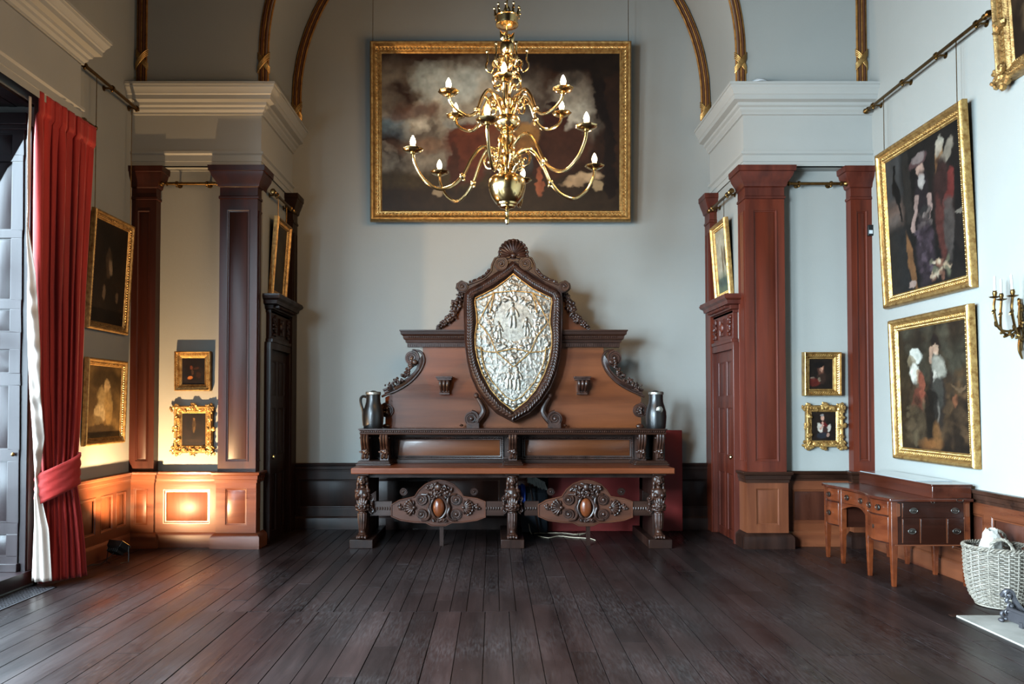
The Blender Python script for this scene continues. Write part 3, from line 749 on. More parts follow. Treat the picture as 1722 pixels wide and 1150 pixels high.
# 1 the great cattle piece over the settle
p = Paint(380, 250, 3).fill('2d1c12', '3a2416', 3)
sky = np.clip((p.noise(3, 5)-.28)*3.2, 0, 1)
reg = np.clip((.62-p.U)*3+.3, 0, 1)*np.clip((p.V-.22)*6, 0, 1)*np.clip((1.02-p.V)*4-.2*p.noise(5), 0, 1)
reg = np.maximum(reg, np.clip(1-np.hypot((p.U-.8)/.13, (p.V-.6)/.33), 0, 1)*.9)
p.mix('9c917f', np.clip(reg*1.5, 0, 1)*sky); p.mix('cfc6b2', reg*np.clip((p.noise(4, 5)-.48)*5, 0, 1)); p.mix('7f97a0', reg*np.clip((p.noise(3, 4)-.6)*6, 0, 1)*.7)
p.mix('3a2a20', np.clip((p.V-.86)*6+p.noise(6)*1.4-.7, 0, 1)*.9)
p.blob(.3, .82, .14, .10, 'b9c0b8', 0, .8, .8, .6).blob(.12, .62, .12, .05, '6d4a38', 10, .7, .8, .6).blob(.2, .42, .16, .05, '8c6a50', 5, .6, .8, .6)
p.mix('33261a', np.clip((.235-p.V)*14+.3, 0, 1)); p.blob(.2, .2, .3, .05, '5a4c30', 0, .5, 1, .4)
p.line([(.97, .1), (.95, .5), (.9, .85)], .035, '1d120c'); p.blob(.9, .93, .16, .10, '22170e', 0, .95, .6, .8).blob(.78, .97, .2, .06, '20150c', 0, .9, .7, .8)
p.blob(.36, .36, .10, .19, '5a3022', 0, 1, .2, .3).blob(.44, .42, .15, .13, '673724', 0, 1, .3, .3).blob(.54, .45, .09, .12, '6f4630', 0, 1, .3, .3).blob(.62, .47, .06, .09, '8a6238', 0, 1, .4, .3).blob(.6, .52, .05, .03, 'a37c4a', 10, .8, .6).blob(.42, .52, .12, .03, '80492e', 5, .7, .8)
p.blob(.73, .58, .045, .075, '42231a', 20, 1).blob(.72, .66, .02, .03, '2c1812', 0, 1).blob(.76, .4, .12, .17, '472a1d', 0, 1, .3, .4).blob(.66, .3, .03, .14, '3f241a', 0, 1).blob(.31, .28, .025, .14, '4a2a1d', 5).blob(.48, .22, .03, .12, '40241a')
p.blob(.85, .2, .08, .04, 'b79a78', 12, .95, .4).blob(.81, .17, .05, .03, 'a08566', 0, .9, .4).blob(.92, .15, .03, .035, 'a58c6a', 0, .9).blob(.24, .12, .025, .03, 'a08c70', 0, .8).blob(.66, .18, .015, .09, '9a5a3c', 0, .8)
picture('very large gilt-framed landscape of cattle under a cloudy sky, hung behind the chandelier', (.0815, YB-.12, 3.90), 3.30, 2.27, .145, .10, p, rx=R(2.2), orn=.035, wires=1, wire_top=8.5, wx=.49)

# 2, 3 the two large pictures on the right wall
def tone(p, k, sat):
    g = p.C.mean(axis=2, keepdims=True); p.C = (g+(p.C-g)*sat)*k; return p
def two_women(s=5):
    p = Paint(150, 200, s).fill('1f1a17', '2a221d', 4)
    p.mix('4d4a48', np.clip((.27-p.U)*12, 0, 1)*np.clip((p.V-.5)*8, 0, 1)); p.mix('7a5a48', np.clip((.27-p.U)*12, 0, 1)*np.clip(1-np.abs(p.V-.58)*7, 0, 1)); p.mix('8a8a86', np.clip((.25-p.U)*8, 0, 1)*np.clip((.62-p.V)*6, 0, 1)*np.clip((p.V-.45)*9, 0, 1)*.6)
    p.line([(.3, .98), (.31, .5)], .035, '37302a')
    p.blob(.15, .72, .05, .1, '14100e', 20, 1).line([(.13, .8), (.12, .93), (.13, .94)], .014, '14100e').line([(.17, .64), (.2, .52)], .012, '1a1512')
    p.mix('2f2c2a', np.clip((.32-p.U)*12, 0, 1)*np.clip((.5-p.V)*14, 0, 1))
    p.blob(.5, .8, .05, .055, 'c29a84', 0).blob(.47, .87, .14, .035, '6b4a48', 15).blob(.48, .89, .08, .035, '8f7c76', 10)
    p.blob(.5, .64, .1, .15, '33282a').line([(.5, .76), (.5, .7)], .022, 'a8897a').blob(.5, .72, .045, .05, 'c4b8ae', 0, .95)
    p.line([(.42, .62), (.38, .5), (.36, .42)], .022, 'b08e80').line([(.6, .6), (.6, .52), (.56, .47)], .022, 'b08e80')
    p.blob(.52, .5, .08, .06, '3b3634').strokes(26, (.42, .58, .38, .52), .02, ['8c7a70', '5a4a44', 'a08a80'], .8)
    p.blob(.5, .24, .13, .24, '43333a', 0).strokes(24, (.4, .6, .08, .42), .03, ['5c4650', '2c2024', '6b5560'], .6)
    p.blob(.3, .2, .035, .22, '8a5a28', 8).blob(.3, .04, .05, .03, 'b09080', 0)
    p.blob(.74, .86, .05, .06, 'b98a50', 0).blob(.75, .9, .045, .06, 'c9bda6', -20, .8).blob(.82, .82, .05, .1, 'b5a48c', -35, .7).blob(.72, .76, .03, .07, 'a8702f', 0)
    p.blob(.77, .5, .12, .32, '3c2822').blob(.78, .62, .1, .14, '472a24').line([(.88, .68), (.86, .56), (.8, .48)], .03, '7c2a20').blob(.72, .36, .06, .22, '6b3226', 4, .8).blob(.82, .32, .07, .2, '5c5049', 0, .9)
    p.strokes(26, (.55, .8, .03, .16), .025, ['c2a27c', '8c5a40', '6e6a50', 'd0b896'], .85).blob(.94, .3, .06, .12, '2a221e').blob(.94, .42, .05, .015, '9a8c7a', 0, .7)
    return p
def gleaners(s=6):
    p = Paint(150, 200, s).fill('2b1f15', '3c2c1c', 4)
    p.strokes(60, (0, 1, .55, 1), .09, ['4a3c28', '2d2418', '3b3022', '555040'], .5).strokes(60, (.5, 1, .1, .6), .06, ['5a4228', '3a2c20', '6b4e30', '2a2018'], .6)
    p.blob(.28, .76, .1, .055, 'c5c2b4', -25).blob(.2, .72, .06, .05, '8d7c60', 10, .8).blob(.25, .62, .07, .09, 'cfc8b8', 10).line([(.3, .62), (.3, .52)], .02, 'b8997c')
    p.blob(.3, .3, .14, .26, '4a3826', 0, .9).blob(.58, .42, .11, .3, '332a24', 0, .9).blob(.35, .55, .05, .1, '8a4a32', 10).blob(.28, .38, .09, .14, '6e3a28', -25).blob(.38, .42, .05, .07, '9a4f35', 30, .8).blob(.25, .2, .12, .16, '4b3c2a', 0).strokes(26, (.1, .42, .05, .4), .04, ['5f4c35', '3a2c1e', '6b5a40'], .6)
    p.blob(.57, .86, .05, .06, '2e2018', 0).blob(.57, .8, .04, .035, 'b89478', 0).line([(.5, .72), (.5, .8), (.55, .79)], .018, 'b08a70').blob(.6, .67, .1, .09, 'a39c8c', 20, .8).blob(.56, .56, .035, .07, 'cabfae', 0, .8).blob(.58, .45, .08, .14, '454038').blob(.56, .3, .05, .09, '8a7f72', 0, .6)
    p.blob(.48, .3, .1, .22, '1f1812', 0, .9).blob(.45, .05, .14, .05, '8f5a25', 0, .8, .8).blob(.55, .12, .05, .1, '8f5f2c', 0, .6, .8)
    p.blob(.82, .4, .05, .05, '7a4a2c').line([(.78, .52), (.88, .47), (.95, .5)], .01, '6b5238').blob(.8, .18, .12, .1, '3d2c1e').strokes(20, (.65, .98, .1, .4), .05, ['2a1f16', '4e3a26'], .7)
    return p
RX = XR
picture('tall gilt-framed painting of two women with a dark peacock, upper on the right wall', (RX, 7.70, 2.60), 1.58, 1.66, .13, .07, tone(two_women(), .62, .75), rz=R(-90), rx=R(2.5), orn=.03, wires=1, wire_top=4.84, wx=.42)
picture('gilt-framed painting of country women, one in a white cap, lower on the right wall', (RX, 7.615, 1.02), 1.42, 1.44, .125, .07, tone(gleaners(), .72, .85), rz=R(-90), rx=R(1.5), orn=.028)
p = Paint(60, 80, 11).fill('201711', '31241a', 4).blob(.5, .5, .2, .3, '3d2c20', 0, .7).blob(.3, .2, .2, .1, '4a3a2a')
picture('dark painting in a carved gilt frame, cropped at the top right corner', (RX, 5.83, 4.2), 1.3, 1.7, .15, .10, p, rz=R(-90), rx=R(3), prof='deep', gold='goldd', orn=.035, scal=.07)

# 4, 5 the two on the left wall
p = Paint(80, 110, 12).fill('1c1512', '261c16', 4).blob(.45, .6, .1, .14, '4a3c30', 10, .8).blob(.5, .56, .05, .08, '8c7a68', 20, .7).blob(.35, .3, .04, .07, '7a6858', 0, .6).blob(.75, .28, .04, .05, '6e5c4c', 0, .6)
picture('dark nearly black painting in a dull frame, upper behind the red curtain', (XL, 8.27, 2.34), .86, 1.2, .085, .05, p, rz=R(90), rx=R(3), gold='goldd', orn=.022, wires=1, wire_top=4.86, wx=.45)
p = Paint(90, 110, 13).fill('4c3c26', '6b5636', 3).blob(.5, .8, .5, .12, '3a2e1c', 0, .7).blob(.55, .72, .09, .09, 'a8916c', 0, .9).blob(.5, .5, .2, .2, '9a8660', 20, .8).blob(.35, .35, .18, .14, 'a59472', -20, .8).blob(.62, .4, .12, .26, '8c744a', 8, .8).blob(.25, .22, .2, .1, '5a4a30', 0, .8).blob(.4, .1, .5, .08, '2c2114', 0, .8)
picture('pale brown mother and child painting in bright gilt frame beside the curtain', (XL, 8.235, 1.17), .84, .88, .075, .05, p, rz=R(90), rx=R(1.5), orn=.02)

# 6, 7 the small pair in lamplight; 8, 9 the small pair on the right panel
def small(seed, kind):
    p = Paint(60, 76, seed).fill('1a120d', '241811', 4)
    if kind == 0: p.blob(.4, .62, .06, .08, '6b3a26', 0, .8).blob(.36, .25, .11, .06, 'b07040', 10, .9).blob(.62, .6, .12, .05, '4a2e1e', 20, .7).blob(.45, .45, .05, .1, '5a4030', 0, .6).blob(.7, .35, .1, .12, '3a2418', 0, .8)
    if kind == 1: p.blob(.5, .62, .08, .2, '4a3822', 0, .8).blob(.5, .8, .035, .045, '7a5c3a', 0, .9).blob(.5, .5, .04, .1, '6b5232', 0, .7).blob(.5, .15, .35, .05, '33261a', 0, .6)
    if kind == 2: p.blob(.52, .38, .2, .22, '33221a').blob(.48, .66, .13, .17, '6e4838', 0, .95).blob(.5, .68, .085, .11, 'a87c66', 0).blob(.42, .8, .2, .1, '120c0a', 10, 1).blob(.42, .62, .09, .12, '33201a', 0, .5).blob(.15, .35, .1, .05, '8c7464', 0, .8).blob(.2, .22, .25, .14, '5a2018', 0, .9).blob(.42, .3, .06, .07, '7a6a58', 0, .7)
    if kind == 3: p.blob(.5, .42, .16, .22, '5c1a1a').blob(.34, .44, .12, .15, 'b0a598', 20).blob(.68, .42, .09, .15, 'a89c90', -20).blob(.44, .78, .07, .09, 'b88c78').blob(.42, .87, .08, .04, '7c7470', 0).line([(.36, .4), (.46, .5), (.44, .62)], .025, 'b08272').blob(.55, .3, .1, .2, '3a2420').blob(.4, .17, .22, .1, '2a2a30').blob(.66, .2, .06, .06, 'a07c6c', 0, .8)
    return p
picture('small square gilt frame with a murky scene, upper of the lamplit pair', (-3.38, YP, 1.735), .405, .445, .075, .06, small(21, 0), prof='deep', orn=.02, rx=R(1))
picture('small scroll-edged gilt frame with a standing figure, lower of the lamplit pair', (-3.37, YP, 1.04), .43, .53, .085, .05, small(22, 1), orn=.022, scal=.04, rx=R(1))
picture('small deep gilt frame with a portrait in a dark hat, upper on the right panel', (3.67, YP, 1.68), .42, .49, .08, .09, small(23, 2), prof='deep', orn=.02, rx=R(1))
picture('small ornate scroll-edged frame with a boy in a red waistcoat, lower on the right panel', (3.70, YP, 1.105), .42, .47, .075, .05, small(24, 3), orn=.02, scal=.05, rx=R(1))
# 10, 11 above the doors
p = Paint(60, 90, 31).fill('a9a08a', 'c0b9a6', 3); p.mix('5f6a58', np.clip((.35-p.V)*6+p.noise(5)-.5, 0, 1)); p.blob(.5, .5, .08, .22, '7a6a54').blob(.7, .55, .1, .15, '6b5c48').blob(.4, .15, .4, .08, '4c5a55', 0, .8)
picture('light landscape with ruins in a bright gilt frame over the right door', (AR, 9.56, 2.86), .62, .92, .085, .06, p, rz=R(-90), rx=R(4), orn=.02, wires=1, wire_top=4.02)
p = Paint(60, 90, 32).fill('3a3226', '4a4030', 3).blob(.5, .5, .2, .3, '55492f', 0, .6)
picture('dim painting in gilt frame over the dark left door', (AL, 9.5, 2.86), .62, .92, .075, .06, p, rz=R(90), rx=R(4), gold='goldd', orn=.02, wires=1, wire_top=4.02)
# ------------------------------------------------------------------ carving helpers
def volute(b, c, r, s=1, a0=PI/2, turns=2.1, th=None, disc=True, n=34):
    th = th or r*.2; pts = []; rs = []
    for i in range(n):
        t = i/(n-1); a = a0 + s*2*PI*turns*t; q = r*(1-.86*t)
        pts.append((c[0]+q*math.cos(a), c[1]-.012*t-.004, c[2]+q*math.sin(a))); rs.append(th*(1-.45*t))
    b.tube(pts, rs, 6); b.ball((c[0], c[1]-.018, c[2]), th*1.25, None, 8, 5)
    if disc: b.lathe([(r*.98, 0), (r*.98, .03), (0, .03)], 20, T((c[0], c[1]+.02, c[2])) @ Euler((R(90), 0, 0)).to_matrix().to_4x4())
    return b
def cluster(b, c, rx, rz, n, size, seed, dy=.02, fruit=.5):
    rn = random.Random(seed)
    for _ in range(n):
        a = rn.uniform(0, 2*PI); q = math.sqrt(rn.random()); k = 1-q*.5
        p = (c[0]+rx*q*math.cos(a), c[1]-dy*k*rn.uniform(.4, 1.2), c[2]+rz*q*math.sin(a)); sz = size*rn.uniform(.6, 1.25)
        if rn.random() < fruit: b.ball(p, sz*.75, None, 8, 5)
        else: b.ball(p, (sz*1.5, sz*.5, sz*.55), (rn.uniform(-.5, .5), rn.uniform(0, PI), 0), 8, 5)
    return b
def shell(b, c, r, a0, a1, n, depth=.03):
    """scallop: ribs fanned from its hinge c, angles measured in the xz plane"""
    for k in range(n):
        a = a0+(a1-a0)*(k+.5)/n; L = r*(1-.12*abs((k+.5)/n*2-1)**2)
        d = Vector((math.cos(a), 0, math.sin(a))); m = Vector(c)+d*L*.52 + Vector((0, -depth*.55, 0))
        w = abs(a1-a0)/n*r*.42
        b.ball(m, (L*.52, depth*.75, w), (0, -a, 0), 10, 6)
        b.ball(Vector(c)+d*L*.93+Vector((0, -depth*.7, 0)), (w*.8, depth*.5, w*1.1), (0, -a, 0), 8, 4)
    b.ball((c[0], c[1]-depth, c[2]), (r*.17, depth*.6, r*.17))
    return b
def voxel(name, b, size, mt, parent, world=False, smooth=4):
    me = b.mesh('tmp'); o = bpy.data.objects.new('tmp', me); COL.objects.link(o)
    m = o.modifiers.new('r', 'REMESH'); m.mode = 'VOXEL'; m.voxel_size = size
    s = o.modifiers.new('s', 'SMOOTH'); s.factor = .5; s.iterations = smooth
    dg = bpy.context.evaluated_depsgraph_get(); me2 = bpy.data.meshes.new_from_object(o.evaluated_get(dg)); me2.name = name
    bpy.data.objects.remove(o); bpy.data.meshes.remove(me)
    if world and parent: me2.transform(chain(parent).inverted())
    for p in me2.polygons: p.use_smooth = True
    me2.materials.clear(); return link(name, me2, mt, parent)

# ------------------------------------------------------------------ the carved settle
ST = thing('hall_settle', (.2, 9.3, 0), 'huge carved walnut settle with tall back and silver shield, standing against the back wall', 'settle')
CXP = 863.0
def mp(px, s): return px if s < 0 else 2*CXP-px
def box_px(b, x0, x1, y0, y1, Y, D):
    a, c = at(x0, y1, Y), at(x1, y0, Y); return b.box(a.x, c.x, Y, Y+D, a.z, c.z)
def prism_px(b, pts, Y, D):
    P = [at(x, y, Y) for x, y in pts]; return b.prism([(p.x, -p.z) for p in P], Y, Y+D, Matrix(((1,0,0,0),(0,0,1,0),(0,-1,0,0),(0,0,0,1))))
W = dict(world=True)
b = MB(); a, c = at(590, 797, 8.8), at(1135, 787, 8.8); SZ = c.z
b.box(a.x, c.x, 8.80, 9.9, a.z, c.z); b.build('seat', M['seat'], ST, bevel=.008, **W)
b = MB(); b.box(a.x+.12, c.x-.12, 8.93, 9.85, a.z-.05, a.z); b.build('seat_rail', M['dark'], ST, **W)
# supports: a winged bust on a lion's leg, on a plinth
def support_mb():
    b = MB()
    b.ball((0, -.02, .735), (.04, .045, .055)); b.ball((0, -.062, .73), (.009, .012, .02)); b.ball((0, -.05, .703), (.018, .014, .012))
    for s in (-1, 1):
        b.ball((s*.017, -.054, .742), (.011, .008, .008)); b.ball((s*.02, -.052, .755), (.013, .006, .005)); b.ball((s*.022, -.05, .722), (.014, .012, .015))
        b.ball((s*.04, 0, .745), (.022, .035, .045)); b.ball((s*.048, 0, .70), (.018, .025, .04)); b.ball((s*.05, 0, .66), (.014, .02, .035))
        b.ball((s*.032, -.035, .575), (.028, .03, .028)); b.ball((s*.055, .0, .62), (.028, .035, .03)); b.ball((s*.062, .0, .565), (.018, .03, .05))
    b.ball((0, 0, .78), (.045, .05, .03)); b.ball((0, -.025, .782), (.05, .03, .016))
    b.lathe([(.001, .68), (.026, .69), (.024, .66), (.05, .635), (.06, .6), (.055, .55), (.045, .52), (.048, .5), (.05, .47), (.001, .46)], 16)
    for k in range(5): b.ball(((k-2)*.02, -.045, .51-.01*abs(k-2)), (.012, .015, .045), (0, (k-2)*.15, 0))
    for k in range(8): q = 2*PI*k/8; b.ball((.034*math.cos(q), -.05, .455+.03*math.sin(q)), (.018, .018, .016))
    b.ball((0, -.062, .455), .02)
    for s in (-1, 1): b.ball((s*.055, -.02, .455), (.022, .03, .026)); b.ball((s*.06, -.01, .42), (.014, .02, .02))
    b.lathe([(.001, .46), (.055, .45), (.058, .42), (.062, .405), (.045, .4), (.042, .385), (.05, .37), (.048, .3), (.04, .22), (.034, .17), (.04, .14), (.001, .13)], 16)
    for k in range(5): q = -PI/2+(k-2)*.5; b.tube([(.047*math.cos(q), .047*math.sin(q), .38), (.047*math.cos(q), .049*math.sin(q), .3), (.038*math.cos(q), .042*math.sin(q), .2)], [.011, .01, .004], 6)
    b.ball((0, -.01, .135), (.05, .06, .035))
    for k in (-1.5, -.5, .5, 1.5): b.ball((k*.028, -.06-.01*(abs(k) < 1), .122), (.017, .03, .022)); b.ball((k*.028, -.083, .113), (.012, .012, .012))
    b.ball((0, .03, .12), (.05, .05, .02)); b.box(-.05, .05, -.005, .06, .095, .12)
    return b
sup = None
for px, side in ((607, -1), (862, 0), (1111, 1)):
    p0, p1 = at(px-19.5, 922, 8.8), at(px+19.5, 908, 8.8); x = (p0.x+p1.x)/2
    MB().box(x-.128, x+.128, 8.80, 9.86, 0, .096).build('plinth', M['dark' if side else 'dark'], ST, bevel=.005, **W)
    if sup is None: sup = voxel('carved_support', support_mb(), .0045, M['carve'], ST)
    else: sup = sup.copy(); COL.objects.link(sup)
    sup.location = (x-.2, 8.90-9.3, 0); sup.scale = (1.08, 1.05, 1)
    bk = MB(); bk.box(x-.055, x+.055, 8.96, 9.1, .09, SZ-.07); bk.box(x-.05, x+.05, 9.1, 9.8, .09, .3); bk.box(x-.05, x+.05, 9.1, 9.8, .55, SZ-.07); bk.box(x-.05, x+.05, 9.6, 9.8, .09, SZ-.07)
    bk.box(x-.075, x+.075, 8.84, 9.1, SZ-.085, SZ-.066)
    bk.build('support_board', M['dark'], ST, bevel=.004, **W)
    for s in ([-1, 1] if side == 0 else [-side]):
        v = MB(); xx = x+s*.085
        volute(v, (xx+s*.01, 8.94, .535), .032, s, PI/2, 1.6, .009, False); volute(v, (xx+s*.01, 8.94, .40), .034, -s, -PI/2, 1.6, .009, False)
        v.tube(spline([(xx+s*.03, 8.94, .535), (xx+s*.012, 8.93, .49), (xx+s*.012, 8.93, .45), (xx+s*.034, 8.94, .40)], 5), .010, 6); v.ball((xx+s*.01, 8.93, .468), (.018, .02, .025))
        v.build('side_scroll', M['carve'], ST, **W)
# carved cartouche rails between the supports
def crp(x, y, ox): return (x/3.834+580+ox, y/3.834+640)
for ox in (0, 247.5):
    Y = 8.97
    outl = [(300,800),(350,772),(450,748),(478,705),(520,668),(570,648),(610,642),(650,648),(700,668),(738,705),(765,748),(850,760),(905,780),(905,880),(850,900),(760,913),(690,915),(650,935),(560,935),(520,915),(450,913),(360,900),(300,875)]
    b = MB(); prism_px(b, [crp(x, y, ox) for x, y in outl], Y, .05)
    P = [at(*crp(x, y, ox), Y-.003) for x, y in outl]; b.tube(P, .009, 6, closed=True)
    rail = b.build('cartouche_rail', M['rail'], ST, **W)
    b = MB(); x0 = at(627, 0, Y).x if ox == 0 else at(881, 0, Y).x; x1 = at(847, 0, Y).x if ox == 0 else at(1095, 0, Y).x
    z1, z0 = at(0, 843, Y).z, at(0, 867, Y).z; e0 = at(*crp(302, 800, ox), Y).x; e1 = at(*crp(903, 800, ox), Y).x
    for q0, q1 in ((x0, e0), (e1, x1)):
        b = MB(); b.box(q0, q1, Y+.005, Y+.045, z0, z1)
        for k in range(int((q1-q0)/.028)): b.ball((q0+.016+k*.028, Y+.003, (z0+z1)/2), (.011, .012, .02), None, 8, 4)
        b.build('tie_bar', M['darkx'], ST, **W)
    g = lambda x, y, dy=0: at(*crp(x, y, ox), Y-dy)
    b = MB(); c = g(605, 818, .03); b.ball(c, (.066, .045, .104), None, 24, 14); o = b.build('oval_boss', M['seat'], rail, **W); o['label'] = 'polished oval boss'
    b = MB(); ring = [(c.x+.088*math.cos(q)*(1+.05*math.cos(4*q)), Y-.03, c.z+.128*math.sin(q)*(1+.04*math.cos(3*q))) for q in np.linspace(0, 2*PI, 40, endpoint=False)]
    b.tube(ring, .016, 8, closed=True)
    for s in (-1, 1):
        for dz, sg in ((.085, s), (-.075, -s)): volute(b, (c.x+s*.195, Y-.012, c.z+dz*1.0), .062, sg, PI/2 if dz > 0 else -PI/2, 1.9, .015)
        b.tube(spline([(c.x+s*.195, Y-.02, c.z+.145), (c.x+s*.12, Y-.03, c.z+.135), (c.x+s*.1, Y-.04, c.z+.06), (c.x+s*.12, Y-.03, c.z), (c.x+s*.1, Y-.04, c.z-.07), (c.x+s*.13, Y-.03, c.z-.13), (c.x+s*.195, Y-.02, c.z-.138)], 6), .015, 7)
        volute(b, (c.x+s*.075, Y-.045, c.z+.125), .028, s, 0, 1.4, .009, False); volute(b, (c.x+s*.06, Y-.045, c.z-.135), .025, -s, 0, 1.4, .009, False)
    cluster(b, (c.x, Y-.03, c.z-.145), .06, .02, 12, .016, 9)
    b.build('scroll_surround', M['carve'], rail, **W)
    for s in (-1, 1):
        b = MB(); a0 = 0 if s > 0 else PI
        shell(b, (c.x+s*.275, Y-.01, c.z), .115, a0-1.15, a0+1.15, 7, .026)
        for k in range(7): q = a0+(k-3)*.5; b.ball((c.x+s*.28+.05*math.cos(q), Y-.01, c.z+.05*math.sin(q)), (.03, .02, .014), (0, -q, 0), 8, 5)
        b.build('shell', M['carve'], rail, **W)
        b = MB(); cluster(b, (c.x+s*.43, Y-.008, c.z), .035, .03, 12, .016, 4); b.ball((c.x+s*.43, Y-.02, c.z), (.03, .022, .02)); b.build('acorn', M['carve'], rail, **W)
        b = MB(); v = g(605+s*227, 716); volute(b, (v.x, Y, v.z), .042, s, 0, 1.8, .008); b.build('scroll_disc', M['dark'], rail, **W)
    b = MB(); t_ = g(605, 690); cluster(b, (t_.x, Y-.02, t_.z-.01), .17, .055, 46, .023, 12+int(ox), .03); b.ball((t_.x, Y-.045, t_.z+.01), (.035, .03, .045)); cluster(b, (t_.x, Y-.03, t_.z-.07), .13, .03, 20, .018, 2)
    b.build('foliage_carving', M['carve'], rail, **W)
    pz = at(0, 882, Y+.02).z
    MB().box(c.x-.022+.03, c.x+.022+.03, Y+.01, Y+.05, 0, pz+.02).build('prop_post', M['dark'], ST, **W)
# lower back with two beaded panels
YL = 9.60; b = MB(); zs0 = SZ; SHZ = at(0, 720, 9.22).z; l, r_ = at(612, 0, YL).x, at(1114, 0, YL).x
b.box(l, r_, YL, YL+.08, zs0, SHZ-.03); b.box(l+.02, r_-.02, YL-.05, YL, zs0, zs0+.045); b.box(l+.02, r_-.02, YL-.025, YL, zs0+.045, zs0+.075)
b.build('lower_back', M['darkx'], ST, bevel=.004, **W)
for x0, x1 in ((664, 846), (878, 1064)):
    a, c = at(x0, 774, YL), at(x1, 737, YL); b = MB(); frame_mould(b, a.x, c.x, a.z+.02, c.z+.02, YL, .035, .03)
    z0, z1 = a.z+.02, c.z+.02
    for k in range(int((c.x-a.x)/.024)):
        for z in (z0+.018, z1-.018): b.ball((a.x+.012+k*.024, YL-.03, z), .008, None, 6, 4)
    for k in range(int((z1-z0)/.024)):
        for x in (a.x+.018, c.x-.018): b.ball((x, YL-.03, z0+.012+k*.024), .008, None, 6, 4)
    fr = b.build('beaded_frame', M['carve'], ST, **W)
    q = MB(); raised(q, a.x+.035, c.x-.035, z0+.035, z1-.035, YL+.002, .008, .02); q.build('panel', M['board'], ST, **W)
# shelf
a, c = at(602, 731, 9.2), at(1123, 721, 9.2); b = MB(); b.box(a.x+.02, c.x-.02, 9.23, 9.78, a.z+.005, c.z)
Q = Matrix(((1,0,0,0),(0,1,0,0),(0,0,1,a.z),(0,0,0,1)))
b.sweep([(-o, h) for o, h in [(-.02, 0), (0, 0), (.008, .012), (.008, .02), (.0, .024), (.006, .05), (.02, .055), (.02, .068), (-.02, .068)]], [(a.x+.02, 9.78), (a.x+.02, 9.23), (c.x-.02, 9.23), (c.x-.02, 9.78)], M=Q)
SH = c.z
b.build('shelf', M['darkx'], ST, **W)
b = MB()
for k in range(int((c.x-a.x-.04)/.0245)): b.ball((a.x+.03+k*.0245, 9.222, a.z+.037), (.009, .008, .014), (0, .5, 0), 6, 4)
b.build('carved_edge', M['carve'], ST, **W)
# consoles under the shelf
def console_mb(h):
    b = MB(); y = lambda t: -.13+.16*t if t < .35 else -.074+.03*math.cos((t-.35)*6)
    prof = [(-.13, h), (-.135, h-.03), (-.12, h-.09), (-.085, h-.14), (-.06, h-.19), (-.065, h-.24), (-.085, h-.28), (-.085, h-.31), (-.07, 0)]
    b.prism([(p[0], p[1]) for p in prof]+[(.12, 0), (.12, h)], -.048, .048, Matrix(((0,0,1,0),(1,0,0,0),(0,1,0,0),(0,0,0,1))))
    for k in (-1, 0, 1): b.tube([(k*.032, yy-.004, zz) for yy, zz in spline([(p[0], p[1]) for p in prof[:5]], 4)], [.015]*17, 7)
    for s in (-1, 1): volute(b, (s*.052, -.095, h-.045), .0001+.012, 1, 0, 1, .006, False, 8)
    cluster(b, (0, -.078, h-.2), .055, .025, 16, .018, 3); b.ball((0, -.085, h-.2), (.03, .02, .03))
    for k in (-1, 1): b.tube([(k*.022, -.07, h-.235), (k*.024, -.092, h-.28), (k*.02, -.088, .02)], [.013, .016, .01], 7)
    b.ball((0, -.088, .05), (.016, .02, .03)); return b
pb = SZ+.05; ph = a.z-pb+.004
for x0, x1 in ((603, 660), (845, 879), (1063, 1120)):
    p, q = at(x0, 0, 9.2).x, at(x1, 0, 9.2).x
    b = MB(); b.box(p, q, 9.16, 9.62, SZ, SZ+.02); b.box(p+.012, q-.012, 9.175, 9.62, SZ+.02, pb-.012); b.box(p+.02, q-.02, 9.185, 9.62, pb-.012, pb); b.build('console_base', M['darkx'], ST, bevel=.003, **W)
con = None
for px in (616, 648, 862, 1077, 1107):
    x = at(px, 0, 9.25).x
    con = console_mb(ph).build('console', M['carve'], ST) if con is None else con.copy()
    if con.name not in COL.objects: COL.objects.link(con)
    con.location = (x-.2, 9.38-9.3, pb)
    MB().box(x-.045, x+.045, 9.5, 9.6, pb, a.z).build('console_back', M['dark'], ST, **W)
# tall back board
YBk = 9.66
half = [(648,722),(648,668),(668,657),(688,640),(703,620),(711,600),(711,584)]
poly = half + [(2*CXP-x, y) for x, y in half[::-1]]
b = MB(); prism_px(b, poly, YBk, .07); b.build('back_board', M['board'], ST, **W)
b = MB(); Q = T((0, YBk, 0)); xl, xr = at(689, 0, YBk).x, at(2*CXP-689, 0, YBk).x; zt, zb = at(0, 556, YBk).z, at(0, 584, YBk).z
pr = [(0, zb), (.012, zb), (.014, zb+.05), (.03, zb+.055), (.035, zb+.085), (.05, zb+.09), (.06, zb+.11), (.062, zb+.13), (.085, zb+.15), (.09, zt-.02), (.1, zt-.015), (.1, zt), (-.02, zt)]
b.sweep([(-o, h) for o, h in pr], [(xl, YBk+.07), (xl, YBk-.03), (xr, YBk-.03), (xr, YBk+.07)]); b.box(xl, xr, YBk-.03, YBk+.07, zb, zt)
b.build('back_cornice', M['darkx'], ST, **W)
b = MB(); n = int((xr-xl)/.026)
for k in range(n):
    x = xl+.006+k*.026; b.box(x, x+.014, YBk-.048, YBk-.03, zb+.006, zb+.046); b.ball((x+.007, YBk-.09, zb+.117), (.009, .012, .012), None, 6, 4)
b.build('fluting', M['carve'], ST, **W)
